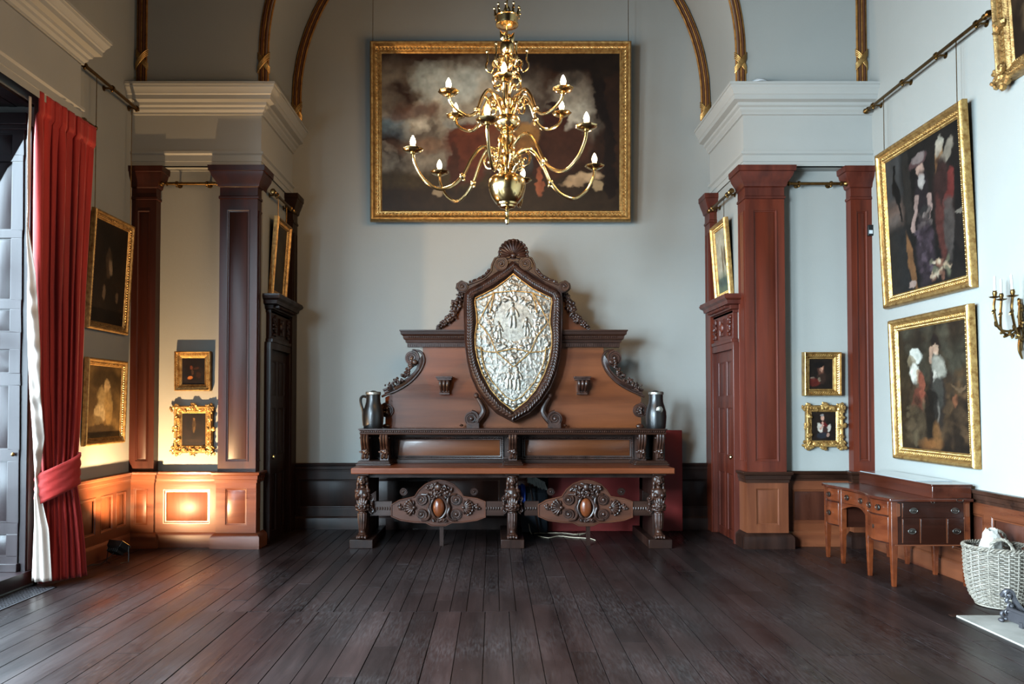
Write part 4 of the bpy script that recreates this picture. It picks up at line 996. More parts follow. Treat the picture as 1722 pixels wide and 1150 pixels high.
for s in (-1, 1):
    m = lambda px, py, dy=0.: at(mp(px, s), py, YBk-dy)
    # scrolled wing with fluted band
    c = m(693, 602, .03); b = MB(); volute(b, c, .088, s, PI/2, 1.7, .018)
    band = spline([tuple(m(x, y, .02)) for x, y in ((694, 589), (708, 592), (713, 606), (706, 624), (690, 642), (668, 656), (648, 664), (642, 667))], 8)
    b.tube(band, .014, 6); b2 = spline([tuple(m(x, y, .03)) for x, y in ((692, 617), (702, 613), (700, 622), (686, 636), (664, 649), (644, 656))], 8); b.tube(b2, .011, 6)
    for k in range(4, min(len(band), len(b2))-1):
        for q in (0, .5):
            p0 = band[k].lerp(band[k+1], q); p1 = b2[max(0, k-6)].lerp(b2[max(1, k-5)], q) if k > 10 else None
            if p1: b.tube([p0, (p0+p1)/2+Vector((0, -.012, 0)), p1], .006, 5)
    mid = [(u+v)/2 for u, v in zip(band[8:], b2[:len(band)-8])]
    b.tube([v+Vector((0, .02, 0)) for v in mid], [.035]*len(mid), 8, flat=.4)
    b.build('scroll_wing', M['carve'], ST, **W)
    b = MB(); rn = random.Random(8)
    for k in range(60):
        t = rn.random(); x, y = np.interp(t, [0, .35, .7, 1], [697, 684, 668, 650]), np.interp(t, [0, .35, .7, 1], [608, 632, 643, 656]); y -= 3
        p = m(x+rn.uniform(-4, 4), y+rn.uniform(-4.5, 4), .05+rn.uniform(0, .03)); sz = .024*(1.1-.5*t)
        b.ball(p, (sz*rn.uniform(.7, 1.3), sz*.8, sz*rn.uniform(.6, 1)), (0, rn.uniform(0, 3), 0), 8, 5)
    b.build('fruit_swag', M['carve'], ST, **W)
    c = m(650, 690, .02); b = MB(); volute(b, c, .085, -s, PI/2, 2, .016); cluster(b, (c.x, c.y-.03, c.z), .03, .05, 12, .02, 3); b.ball((c.x, c.y-.01, SH+.02), (.05, .03, .03)); b.build('low_scroll', M['carve'], ST, **W)
    # corbel brackets on the board
    c = m(748, 648); b = MB(); x, z = c.x, c.z
    b.box(x-.098, x+.098, YBk-.17, YBk, z+.085, z+.105); b.box(x-.085, x+.085, YBk-.155, YBk, z+.06, z+.085); b.box(x-.055, x+.055, YBk-.08, YBk, z-.08, z+.06)
    for k in (-1, 0, 1):
        b.tube(spline([(x+k*.045, YBk-.13, z+.05), (x+k*.042, YBk-.14, z+.01), (x+k*.036, YBk-.1, z-.04), (x+k*.036, YBk-.06, z-.07), (x+k*.036, YBk-.075, z-.1)], 4), .021, 8)
    b.box(x-.06, x+.06, YBk-.09, YBk, z-.112, z-.09); b.build('corbel', M['carve'], ST, bevel=.003, **W)
    # wood behind the upper swags
    tri = [(mp(x, s), y) for x, y in ((783, 486), (770, 500), (766, 522), (752, 543), (735, 557), (790, 557))]
    if s > 0: tri = tri[::-1]
    b = MB(); prism_px(b, tri, YBk+.0, .06); b.build('swag_board', M['board'], ST, **W)
    b = MB()
    for k in range(85):
        t = rn.random(); x = np.interp(t, [0, .25, .5, .75, 1], [777, 769, 763, 750, 734]); y = np.interp(t, [0, .25, .5, .75, 1], [492, 508, 526, 541, 552]); wd = 5.5*math.sin(PI*min(1, t*.8+.2))+1.5
        p = m(x+rn.uniform(-wd, wd), y+rn.uniform(-4, 3), .03+rn.uniform(0, .035)); sz = .026*(.6+.5*math.sin(PI*t))
        if k % 3: b.ball(p, sz*.8, None, 8, 5)
        else: b.ball(p, (sz*1.6, sz*.5, sz*.7), (0, rn.uniform(0, 3), 0), 8, 5)
    b.build('fruit_drop', M['carve'], ST, **W)
    # feet scrolls of the shield
    c = m(793, 704, .12); b = MB(); volute(b, c, .088, s, PI/2, 2.1, .02)
    b.tube(spline([tuple(m(x, y, .10)) for x, y in ((801, 667), (806, 674), (811, 683), (813, 692), (808, 701), (800, 709))], 5), [.018+.0011*i for i in range(26)], 8)
    b.ball(m(801, 665, .12), (.03, .03, .035)); b.ball(m(776, 715, .1), (.022, .025, .016)); b.box(*sorted((m(786, 0).x, m(806, 0).x)), YBk-.14, YBk, SH, SH+.06)
    b.build('foot_scroll', M['carve'], ST, **W)
# shield: crop coordinates -> photograph -> the plane of the shield
YS = 9.50
def sc(x, y, dy=0.): return at(x/3.382+760, y/3.382+390, YS-dy)
oh = [(349,158),(300,195),(235,238),(165,285),(95,322),(72,345),(66,430),(68,540),(72,640),(85,740),(105,820),(140,900),(190,970),(255,1035),(349,1084)]
ih = [(349,238),(300,278),(240,322),(180,352),(132,375),(129,400),(138,460),(142,515),(131,575),(130,640),(143,720),(172,805),(220,895),(275,960),(349,1018)]
mir = lambda L: L + [(698-x, y) for x, y in L[-2:0:-1]]
def dense(L, n=3):
    out = []
    for i in range(len(L)):
        a, c = L[i], L[(i+1) % len(L)]
        for k in range(n): out.append((a[0]+(c[0]-a[0])*k/n, a[1]+(c[1]-a[1])*k/n))
    return out
OH, IH = dense(mir(oh)), dense(mir(ih))
b = MB(); sec = [(0, -.12), (0, .02), (.06, .04), (.12, .035), (.2, .06), (.35, .085), (.5, .092), (.65, .085), (.8, .06), (.88, .04), (.94, .045), (1, .03), (1, -.03)]
n = len(OH); q = len(sec)
for (o1, i1) in zip(OH, IH):
    for t, h in sec: b.v.append(tuple(sc(o1[0]+(i1[0]-o1[0])*t, o1[1]+(i1[1]-o1[1])*t, h)))
b.f = [(i*q+k, ((i+1) % n)*q+k, ((i+1) % n)*q+k+1, i*q+k+1) for i in range(n) for k in range(q-1)]
SF = b.build('shield_frame', M['carve'], ST, **W)
b = MB(); rn = random.Random(4)
O2, I2 = dense(mir(oh), 5), dense(mir(ih), 5)
for k in range(0, len(O2)):
    o1, i1 = O2[k], I2[k]; nx = O2[(k+1) % len(O2)]; ang = math.atan2(-(nx[1]-o1[1]), nx[0]-o1[0])
    for t, sg in ((.38, .5), (.62, -.5)):
        p = sc(o1[0]+(i1[0]-o1[0])*t, o1[1]+(i1[1]-o1[1])*t, .088); b.ball(p, (.03, .011, .012), (0, -(ang+sg), 0), 7, 4)
b.build('leaf_carving', M['carve'], SF, **W)
b = MB(); prism_px(b, [(x/3.382+760, y/3.382+390) for x, y in dense(mir(oh), 1)[::-1]], YS+.02, .16); b.build('shield_back', M['dark'], ST, **W)
b = MB(); b.tube([sc(x, y, .03) for x, y in IH], .008, 6, closed=True); b.build('gilt_lip', M['gold'], SF, **W)
# embossed silver sheet
def inpoly(X, Y, P):
    r = np.zeros(X.shape, bool); j = len(P)-1
    for i in range(len(P)):
        (xi, yi), (xj, yj) = P[i], P[j]
        cnd = ((yi > Y) != (yj > Y)) & (X < (xj-xi)*(Y-yi)/(yj-yi+1e-9)+xi); r ^= cnd; j = i
    return r
nx, ny = 190, 320
gx, gy = np.meshgrid(np.linspace(124, 574, nx), np.linspace(232, 1024, ny))
pn = Paint(nx, ny, 77)
hgt = .010*np.clip(1-((gx-349)/230)**2, 0, 1)
n1 = np.abs(pn.noise(26, 3)-.5)*2
tx = np.clip((1-n1*2.6), 0, 1)
def sd(x, y, rx, ry, ang=0):
    ca, sa = math.cos(R(ang)), math.sin(R(ang)); dx, dy = gx-x, gy-y
    return np.clip(1-((dx*ca+dy*sa)/rx)**2-((-dx*sa+dy*ca)/ry)**2, 0, 1)**.6
dist_c = np.hypot((gx-349), (gy-510)*1.0)
inner = (dist_c < 112)
ring = (dist_c >= 112) & (np.abs(gx-349)+np.abs(gy-510)*.62 < 190)
border = (gy > 640) & ~inpoly(gx, gy, [(165,640),(182,760),(228,850),(300,935),(349,960),(398,935),(470,850),(516,760),(533,640)])
hgt += np.where(inner, .002*tx, np.where(ring, .011*tx, np.where(border, .012*tx, .006*tx)))
def man(x, y, k, lean=0):
    global hgt
    H = np.maximum.reduce([sd(x, y-58*k, 9*k, 12*k), sd(x+lean*4, y-25*k, 17*k, 26*k), sd(x-9*k, y+25*k, 9*k, 34*k, 4), sd(x+10*k, y+25*k, 9*k, 34*k, -4), sd(x-22*k, y-18*k, 6*k, 24*k, 25), sd(x+22*k, y-18*k, 6*k, 24*k, -25)])
    hgt = np.maximum(hgt, .012*np.clip(1-((gx-349)/230)**2, 0, 1)+.017*H)
man(345, 480, 1.15); man(265, 565, .8, 1); man(425, 545, .85, -1); man(325, 840, .95); man(370, 840, 1.05)
for x, y in ((185, 430), (510, 430), (180, 620), (520, 620), (348, 300), (345, 715)):
    hgt += .014*np.maximum.reduce([sd(x, y, 30, 34), .7*sd(x-24, y+18, 18, 12, 30), .7*sd(x+24, y+18, 18, 12, -30)])*(.5+.5*tx)
for k in range(26):
    a_ = 2*PI*k/26; hgt += .010*sd(349+138*math.cos(a_), 520+142*math.sin(a_), 16, 10, k*40)
for t_ in np.linspace(0, 1, 15):
    for s in (-1, 1):
        x = np.interp(t_, [0, .3, .6, .85, 1], [186, 176, 135, 70, 10]); y = np.interp(t_, [0, .3, .6, .85, 1], [670, 770, 880, 950, 985]); hgt += .012*sd(349+s*x, y, 15, 13)
msk = inpoly(gx, gy, IH)
idx = -np.ones(gx.shape, int); idx[msk] = np.arange(msk.sum())
b = MB(); b.v = [tuple(sc(x, y, h-.004)) for x, y, h in zip(gx[msk], gy[msk], hgt[msk])]
b.f = [(int(idx[j, i]), int(idx[j, i+1]), int(idx[j+1, i+1]), int(idx[j+1, i])) for j in range(ny-1) for i in range(nx-1) if idx[j, i] >= 0 and idx[j, i+1] >= 0 and idx[j+1, i+1] >= 0 and idx[j+1, i] >= 0]
o = b.build('silver_relief', M['silver'], ST, sharp=180, **W); o['label'] = 'embossed silver sheet with figures and flowers'
b = MB()
for L, cl in (([(240,345),(195,425),(150,515),(215,592),(250,680),(349,768),(448,680),(483,592),(548,515),(503,425),(458,345)], 0), ([(150,385),(240,345),(349,335),(458,345),(552,385)], 0), ([(132,655),(190,680),(250,684),(349,662),(448,684),(508,680),(566,655)], 0),
              ([(163,650),(170,720),(188,780),(228,852),(300,935),(349,962),(398,935),(470,852),(510,780),(528,720),(535,650)], 0), ([(240,345),(215,460)], 0), ([(458,345),(483,460)], 0)):
    b.tube([sc(x, y, .031) for x, y in dense(L, 3)[:-2]], .0062, 6)
b.build('gilt_tracery', M['gold'], ST, **W)
# pediment over the shield
ph_ = [(349,150),(315,142),(280,138),(245,150),(228,185),(222,225),(185,262),(130,285),(95,298),(60,283),(30,295),(26,325),(50,342),(80,345),(95,325),(165,288),(235,241),(300,198),(349,162)]
for s in (-1, 1):
    L = [((x if s < 0 else 698-x), y) for x, y in ph_]
    I = [(x/3.382+760, y/3.382+390) for x, y in (L if s > 0 else L[::-1])]
    b = MB(); prism_px(b, I, YS-.03, .14)
    b.tube([sc(x, y, .035) for x, y in L[1:12]], .012, 6)
    volute(b, sc(*((280, 182) if s < 0 else (418, 182)), .05), .082, s, PI/2, 1.9, .015)
    volute(b, sc(*((60, 310) if s < 0 else (638, 310)), .05), .062, -s, PI/2, 1.7, .013)
    b.build('scroll_pediment', M['carve'], ST, **W)
    b = MB()
    for k in range(16):
        t = k/15; x = np.interp(t, [0, .35, .7, 1], [212, 190, 150, 105]); y = np.interp(t, [0, .35, .7, 1], [215, 245, 268, 285]); x = x if s < 0 else 698-x
        b.ball(sc(x, y, .03), (.022, .02, .015), (0, k*1.1, 0), 8, 5)
    b.build('leaf_edge', M['carve'], ST, **W)
b = MB(); c = sc(349, 138, .03); shell(b, (c.x, c.y, c.z), .20, R(-8), R(188), 13, .05)
b.lathe([(.001, 0), (.15, .0), (.145, .05), (.1, .085), (.001, .09)], 24, T((c.x, YS+.08, c.z+.075)) @ Euler((R(90), 0, 0)).to_matrix().to_4x4())
for s in (-1, 1): volute(b, (c.x+s*.065, c.y-.03, c.z+.01), .045, s, PI/2, 1.5, .012)
b.box(c.x-.12, c.x+.12, YS-.04, YS+.1, c.z-.06, c.z-.02)
b.build('scallop_crest', M['carve'], ST, **W)

# jugs on the shelf ends
def jug(px, label, handle, medal):
    x = at(px, 0, 9.4).x; root = thing('leather_jug', (x, 9.42, SH), label, 'jug', 'black leather jugs on the settle shelf')
    MB().lathe([(.108, 0), (.112, .01), (.118, .06), (.122, .14), (.118, .2), (.1, .26), (.085, .31), (.082, .36), (.083, .41), (.07, .41), (.068, .3), (.001, .25)], 28).build('body', M['leather'], root)
    MB().lathe([(.085, .395), (.09, .4), (.09, .425), (.084, .432), (.07, .43), (.07, .395)], 28, wob=lambda a, z: 1+.012*math.sin(a*12)).build('silver_rim', M['silver'], root)
    s = handle
    if not medal: MB().tube(spline([(s*.07, .0, .37), (s*.125, 0, .375), (s*.15, 0, .34), (s*.14, 0, .27), (s*.12, 0, .2), (s*.115, 0, .1), (s*.108, 0, .03)], 6), [.016]*37, 8, flat=1.3).build('handle', M['leather'], root)
    if medal:
        q = MB(); Q = T((.02, -.112, .22)) @ Euler((R(98), 0, 0)).to_matrix().to_4x4(); q.lathe([(.04, -.01), (.04, .004), (.032, .008), (.03, .004), (.012, .01), (0, .012)], 20, Q, wob=lambda a, z: 1+.06*math.sin(a*8)); q.build('medallion', M['silver'], root)
    b = MB(); b.ball((0, .02, .43), (.04, .04, .016)); b.build('stopper', M['black'], root)
jug(630, 'black leather jug with silver rim, handle showing, on the settle shelf near the left doorway', -1, False)
jug(1100, 'black leather jug with silver rim and round silver badge on the other shelf end', 1, True)
for o in [o for o in bpy.data.objects if o.name == 'handle' and o.parent and 'jug' in o.parent.name][1:]: pass

# things behind and under the settle
def boxthing(name, label, cat, mt, x0, x1, y0, y1, z0, z1, bevel=.004):
    r = thing(name, ((x0+x1)/2, (y0+y1)/2, z0), label, cat); MB().box(x0, x1, y0, y1, z0, z1).build('body', mt, r, bevel=bevel, **W); return r
xa, xb = at(920, 0, 10.04).x, at(1142, 0, 10.04).x
rb = boxthing('red_board', 'plain dark red board leaning upright on the wall behind the settle', 'board', M['redboard'], xa, xb, 10.02, 10.06, 0.0, 1.262)
for x in (xa+.1, xb-.1): MB().box(x-.02, x+.02, 10.06, 10.09, .0, 1.2).build('batten', M['redboard'], rb, **W)
xc0, xc1 = at(884, 0, 9.8).x, at(920, 0, 9.8).x
k = boxthing('equipment_case', 'dark navy case under the settle beside the middle support', 'case', M['navy'], xc0-.12, xc1, 9.92, 10.05, 0.0, .56)
MB().box(xc0-.1, xc1-.02, 9.905, 9.92, .28, .5).build('lid', M['navy'], k, bevel=.004, **W)
x, z = at(876, 826, 9.6).x, at(876, 832, 9.6).z
r = thing('blue_cloth', (x, 9.86, 0), 'small bright blue cloth hanging by the middle support', 'cloth')
b = MB(); n = 12
for i in range(n+1):
    for j in range(9): b.v.append((x-.05+.11*i/n, 9.86+.012*math.sin(i*1.3+j*.3), z-.12+.22*j/8+.01*math.sin(i)))
b.f = [(i*9+j, (i+1)*9+j, (i+1)*9+j+1, i*9+j+1) for i in range(n) for j in range(8)]
o = b.build('fabric', M['blue'], r, **W); o.modifiers.new('t', 'SOLIDIFY').thickness = .01
MB().tube([(x, 9.87, 0), (x, 9.87, z+.08)], .008, 6).build('stick', M['dark'], r, **W)
# grey brush
a_, c_ = at(888, 800, 9.7), at(917, 814, 9.7)
r = thing('grey_mop', (a_.x, 9.86, 0), 'grey bristled mop head tucked under the seat by the middle support', 'mop')
b = MB(); rn = random.Random(2)
for k in range(260):
    t = rn.random(); p = a_.lerp(c_, t); y = 9.78+rn.uniform(-.05, .05); L = rn.uniform(.05, .09); dx = rn.uniform(-.02, .04)
    b.tube([(p.x, y, p.z+.02), (p.x+dx*.5, y-.01, p.z-L*.5), (p.x+dx, y-.005, p.z-L)], .0035, 4)
o = b.build('bristle', M['fluff'], r, **W); o['kind'] = 'stuff'
MB().tube([(a_.x-.03, 9.78, a_.z+.02), (c_.x+.03, 9.78, c_.z+.02)], .018, 8).build('head_block', M['black'], r, **W)
MB().tube([(a_.x, 9.8, a_.z+.02), (a_.x+.14, 9.84, 0.01)], .012, 8).build('handle', M['dark'], r, **W)
# cables
for k, (L, lab) in enumerate((([(880,812),(883,825),(884,850)], 0), )): pass
def fl(px, py):
    u = (px-CX)/F; v = -(py-CY)/F; c, s = math.cos(TH), math.sin(TH); t = -EYE/(s+v*c); return Vector((u*t, (c-v*s)*t, .006))
for L, lab in (([(889,868),(893,884),(903,893),(925,896),(948,896),(967,899),(985,893),(975,900)], 'pale cable looping across the floor under the right half of the settle'),
               ([(905,902),(922,905),(940,902),(960,904),(990,906),(1001,909)], 'second pale cable lying straighter behind the looped one')):
    p = [fl(x, max(y, 897)) for x, y in L]; p[0].z = .12 if L[0][1] < 880 else .006; p[0].y += 0
    r = thing('cable', p[2], lab, 'cable'); MB().tube(spline([tuple(q) for q in p], 7), .004, 6).build('flex', M['cable'], r, **W)
# ------------------------------------------------------------------ the brass chandelier
CYD = 6.8; C0 = at(853, 682, CYD); KX = CYD/F
zc = lambda py: at(853, py, CYD).z
ch = thing('chandelier', (C0.x, CYD, zc(378)), 'large polished brass chandelier with two tiers of lit arms and a crown on top', 'chandelier')
ox_ = Vector((C0.x, CYD, 0))
def lat(name, prof, mt='brass', n=28, parent=ch):
    return MB().lathe([(r*KX, zc(y)) for r, y in prof], n, T((C0.x, CYD, 0))).build(name, M[mt], parent, world=True)
lat('drop_finial', [(.01, 378), (3, 376), (4.5, 371), (3, 365), (2, 363), (3, 361), (4, 358), (3, 354), (5, 351)])
lat('bowl', [(5, 352), (13, 349), (14, 346), (17, 345), (18, 342), (20, 341), (27, 331), (31, 320), (32, 312), (31, 304), (27, 298), (20, 295), (12, 294), (10, 292)], n=40)
lat('lower_stem', [(10, 293), (12, 290), (9, 287), (8, 282), (14, 279), (14, 270), (9, 267), (8, 262), (12, 259), (13, 255), (9, 251), (7, 248)])
lat('vase', [(7, 248), (11, 245), (15, 239), (16, 233), (13, 228), (10, 226), (12, 223), (9, 220)])
lat('upper_bulb', [(9, 221), (16, 218), (22, 211), (23, 204), (20, 198), (12, 194), (9, 192), (12, 189), (9, 186)])
lat('upper_stem', [(9, 187), (7, 182), (10, 178), (10, 168), (7, 164), (6, 158), (9, 150), (12, 142), (11, 134), (7, 124), (5, 116), (8, 113), (11, 110), (11, 104), (7, 101), (4, 94)])
lat('ball', [(3, 95), (8, 92), (11, 86), (12, 80), (11, 74), (8, 70), (3, 67)])
lat('top_rod', [(1.5, 68), (1.5, 40)], n=10)
# crown
b = MB(); b.lathe([(17*KX, zc(44)), (19*KX, zc(43)), (19.5*KX, zc(40)), (18*KX, zc(39)), (19*KX, zc(30)), (20*KX, zc(29)), (20*KX, zc(27)), (18.6*KX, zc(27)), (17.5*KX, zc(40)), (14*KX, zc(43))], 32, T((C0.x, CYD, 0)))
for k in range(10):
    a = 2*PI*k/10+.2; c, s = math.cos(a), math.sin(a); h = 9 if k % 2 == 0 else 5
    p = lambda r, y: (C0.x+r*KX*c, CYD+r*KX*s, zc(y))
    b.tube([p(19.3, 29), p(20.5, 24), p(21.5, 20-h*.5)], [.016, .010, .006], 6); b.ball(p(22, 19-h*.5), .013, None, 8, 5)
    if k % 2 == 0: b.ball(p(23.2, 21), .008, None, 6, 4); b.ball(p(20.3, 22), (.01, .014, .012), (0, 0, a), 6, 4)
b.lathe([(.001, zc(45)), (10*KX, zc(46)), (17*KX, zc(43)), (17*KX, zc(42.5)), (.001, zc(44))], 20, T((C0.x, CYD, 0)))
b.build('crown', M['brass'], ch, world=True)
b = MB()
for a, dz in ((PI, 3), (0, -2), (PI/2, 0)):
    pts = [(C0.x+r*KX*math.cos(a), CYD+r*KX*math.sin(a), zc(y)+dz*.004) for r, y in ((1, 62), (5, 63), (9, 59), (12, 53))]
    b.tube(spline(pts, 5), [.010, .02, .03, .036, .04, .042, .04, .036, .03, .025, .02, .015, .012, .01, .006, .003][:16], 8, flat=.35)
b.build('leaf_ornament', M['brass'], ch, world=True)
b = MB(); z = zc(28)
for k in range(42):
    zz = z+.0+k*.082; rot = Euler((0, 0, PI/2*(k % 2))).to_matrix().to_4x4()
    b.tube([(.024*math.cos(q), 0, .05*math.sin(q)) for q in np.linspace(0, 2*PI, 14, endpoint=False)], .0075, 6, closed=True, M=T((C0.x, CYD, zz+.04)) @ rot)
    if zz > ZC-.16: break
b.build('chain', M['brassd'], ch, world=True)
MB().lathe([(.001, ZC), (.12, ZC), (.11, ZC-.03), (.03, ZC-.05), (.012, ZC-.1), (.001, ZC-.1)], 20, T((C0.x, CYD, 0))).build('ceiling_rose', M['brass'], ch, world=True)
def arm_set(path, knot, pan, ang0, tweak):
    pr, py = pan
    arm = None
    for k in range(6):
        a = ang0 + k*PI/3
        if arm is None:
            b = MB(); pts = spline([(r*KX, 0, zc(y)) for r, y in path], 7); n = len(pts)
            b.tube(pts, [.0165-.0035*i/n for i in range(n)], 10)
            kx, kz = knot[0]*KX, zc(knot[1]); b.ball((kx, 0, kz), (.03, .026, .026), (0, .7, 0)); b.ball((kx-.012, 0, kz-.03), (.014, .012, .016))
            v = MB(); arm = b.build('arm', M['brass'], ch)
            p = MB(); Q = T((pr*KX, 0, zc(py)))
            p.lathe([(.01, -.025), (.022, -.018), (.02, -.008), (.05, -.004), (.078, .012), (.086, .024), (.082, .026), (.06, .012), (.022, .008), (.02, .014)], 24, Q, wob=lambda q, z: 1+(.06*math.sin(q*8) if z > .0 else 0)); p.build('drip_pan', M['brass'], arm)
            s = MB(); s.lathe([(.018, .01), (.022, .02), (.018, .03), (.021, .052), (.015, .055)], 16, Q); s.build('socket', M['brass'], arm)
            g = MB(); g.lathe([(.013, .05), (.021, .066), (.024, .084), (.018, .108), (.008, .128), (.001, .138)], 16, Q); g.build('bulb', M['bulb'], arm)
            cur_ = arm
        else: cur_ = copy_tree(arm, ch)
        cur_.matrix_parent_inverse = Matrix()
        cur_.location = (0, 0, -ch.location.z+tweak[k]); cur_.rotation_euler = (0, 0, a)
        l = bpy.data.lights.new('bulb_light', 'POINT'); l.energy = 27; l.color = (1, .57, .23); l.shadow_soft_size = .028
        lo = bpy.data.objects.new('bulb_light', l); COL.objects.link(lo); lo.location = (C0.x+pr*KX*math.cos(a), CYD+pr*KX*math.sin(a), zc(py)+.19+tweak[k])
# near arm faces the camera (angle -101 deg)
A0 = R(-101.5)
arm_set([(10, 262), (17, 252), (30, 243), (46, 243), (62, 262), (78, 292), (98, 312), (122, 318), (146, 303), (160, 280), (163, 264)], (79, 294), (163, 262), A0, (0, .04, -.03, 0, .0, -.05))
arm_set([(9, 196), (14, 182), (24, 164), (36, 158), (47, 172), (57, 196), (72, 206), (90, 201), (104, 190), (108, 178)], (56, 194), (108, 177), A0+R(8), (0, 0, 0, 0, 0, 0))
# scrolls between the tiers
def scrolls(name, pts, r, n, a0):
    o = None
    for k in range(n):
        if o is None:
            b = MB(); P = spline([(x*KX, 0, zc(y)) for x, y in pts], 6); b.tube(P, [r]*len(P), 7); b.ball(P[-1], r*1.9, None, 8, 5); o = b.build(name, M['brass'], ch); c = o
        else: c = copy_tree(o, ch)
        c.location = (0, 0, -ch.location.z); c.rotation_euler = (0, 0, a0+k*2*PI/n)
scrolls('top_scroll', [(6, 118), (12, 104), (20, 100), (26, 106), (24, 114), (28, 121), (35, 116), (36, 108), (33, 100), (34, 86)], .0085, 6, R(-4))
scrolls('top_scroll', [(24, 106), (20, 112), (14, 112), (12, 106), (16, 103)], .007, 6, R(-4))
scrolls('middle_scroll', [(8, 130), (14, 124), (22, 126), (26, 134), (26, 143), (20, 148), (14, 145)], .0085, 6, R(26))
scrolls('middle_scroll', [(9, 170), (18, 163), (28, 166), (34, 176), (31, 186), (24, 186), (22, 179), (27, 176)], .0085, 6, R(26))
scrolls('middle_scroll', [(8, 190), (15, 186), (20, 178), (26, 176), (38, 168)], .0075, 6, R(20))
scrolls('lower_scroll', [(10, 285), (18, 276), (24, 262), (34, 258), (40, 268), (36, 279), (28, 281), (26, 273), (31, 270)], .0095, 6, R(-75))
scrolls('lower_scroll', [(9, 268), (20, 262), (28, 268), (26, 278), (18, 282), (12, 291)], .008, 6, R(-100))
lat('hub_leaves', [(6, 113), (14, 108), (18, 103), (14, 106), (6, 104)], n=12)

# ------------------------------------------------------------------ serpentine mahogany desk
DK = thing('writing_desk', (3.8, 7.62, 0), 'serpentine mahogany pedestal desk with ring handles and raised back shelf, against the right wall', 'desk')
YN, YFD = 6.94, 8.34; XBK = XR-.07; ZT = .765
def fx(y):      # front line, smaller x is nearer the room
    t = (y-YN)/(YFD-YN); return 3.455 - .045*math.exp(-((t-.18)/.1)**2) + .035*math.exp(-((t-.52)/.14)**2) - .03*math.exp(-((t-.88)/.08)**2)
def front_strip(b, y0, y1, z0, z1, off, th=.02, n=14, arch=0, M_=None):
    vs = []; 
    for i in range(n+1):
        y = y0+(y1-y0)*i/n; x = fx(y)-off; zl = z0 + arch*math.sin(PI*i/n)
        vs += [(x, y, zl), (x, y, z1), (x+th, y, z1), (x+th, y, zl)]
    fs = [(i*4+k, i*4+(k+1) % 4, (i+1)*4+(k+1) % 4, (i+1)*4+k) for i in range(n) for k in range(4)] + [(0, 1, 2, 3), (n*4, n*4+3, n*4+2, n*4+1)]
    b.add(vs, fs)
def plan(y0, y1, off, xb, z0, z1, n=30):
    pts = [(fx(y0+(y1-y0)*i/n)-off, y0+(y1-y0)*i/n) for i in range(n+1)] + [(xb, y1), (xb, y0)]
    return MB().prism(pts, z0, z1)
plan(YN-.025, YFD+.02, .03, XBK, ZT-.028, ZT, 60).build('top', M['deskt'], DK, world=True, bevel=.006)
n_, f_ = (YN, 7.42), (7.97, YFD)
ZD = .36
plan(n_[0], n_[1], 0, XBK-.02, ZD, ZT-.028).build('pedestal', M['desks'], DK, world=True)
plan(f_[0], f_[1], 0, XBK-.02, ZD, ZT-.028).build('pedestal', M['desks'], DK, world=True)
plan(n_[1], f_[0], -.015, XBK-.02, .60, ZT-.028).build('kneehole_box', M['desks'], DK, world=True)
def ring(parent, p, nrm, r=.028):
    q = Vector(nrm).to_track_quat('Z', 'Y').to_matrix().to_4x4(); Q = T(p) @ q
    b = MB(); b.lathe([(r*.9, 0), (r*.85, .003), (r*.3, .004), (r*.28, .012), (0, .014)], 20, Q @ Matrix.Diagonal((1.25, .85, 1, 1)) if abs(nrm[1]) > .5 else Q)
    b.tube([(r*1.25*math.cos(a), r*math.sin(a)*.85-.002, .010) for a in np.linspace(0, 2*PI, 22, endpoint=False)], .0035, 6, closed=True, M=Q)
    return b.build('ring_handle', M['pewter'], parent, world=True)
M['pewter'] = mat('aged_handle', '8f8b84', .3, 1.0, vary=.2)
def drawer(y0, y1, z0, z1, handles, arch=0):
    b = MB(); front_strip(b, y0+.006, y1-.006, z0+.004, z1-.004, .008, .02, arch=arch); o = b.build('drawer', M['deskf'], DK, world=True, bevel=.002)
    for h in handles:
        y = y0+(y1-y0)*h; ring(o, (fx(y)-.009, y, (z0+z1)/2+arch*.35), (-1, 0, 0))
    return o
drawer(n_[0]+.045, n_[1]-.03, .605, .735, (.3, .7)); d_ = drawer(n_[0]+.045, n_[1]-.03, ZD+.01, .6, ())
y = n_[0]+.24; MB().ball((fx(y)-.012, y, .49), (.004, .012, .02)).build('keyhole_plate', M['pewter'], d_, world=True)
drawer(n_[1]+.02, f_[0]-.02, .605, .735, (.25, .78)); drawer(f_[0]+.03, f_[1]-.035, .605, .735, (.5,)); drawer(f_[0]+.03, f_[1]-.035, ZD+.01, .6, (.5,))
b = MB(); front_strip(b, n_[1]+.02, f_[0]-.02, .54, .605, .0, .02, arch=.055, n=20); b.build('kneehole_apron', M['deskf'], DK, world=True)
for i, y in enumerate((YN+.022, n_[1]-.005, f_[0]+.005, YFD-.022)):
    x = fx(y)+.02; b = MB(); b.taper((x-.016, x+.016, y-.016, y+.016), 0, (x-.027, x+.027, y-.025, y+.025), ZD, None); b.box(x-.027, x+.027, y-.025, y+.025, ZD, ZT-.03); b.build('leg', M['deskf'], DK, world=True, bevel=.002)
for y in (YN+.022, YFD-.022, 7.45, 7.95):
    x = XBK-.05; b = MB(); b.taper((x-.016, x+.016, y-.016, y+.016), 0, (x-.027, x+.027, y-.025, y+.025), ZD, None); b.box(x-.027, x+.027, y-.0251, y+.025, ZD, ZT-.03); b.build('leg', M['deskf'], DK, world=True, bevel=.002)
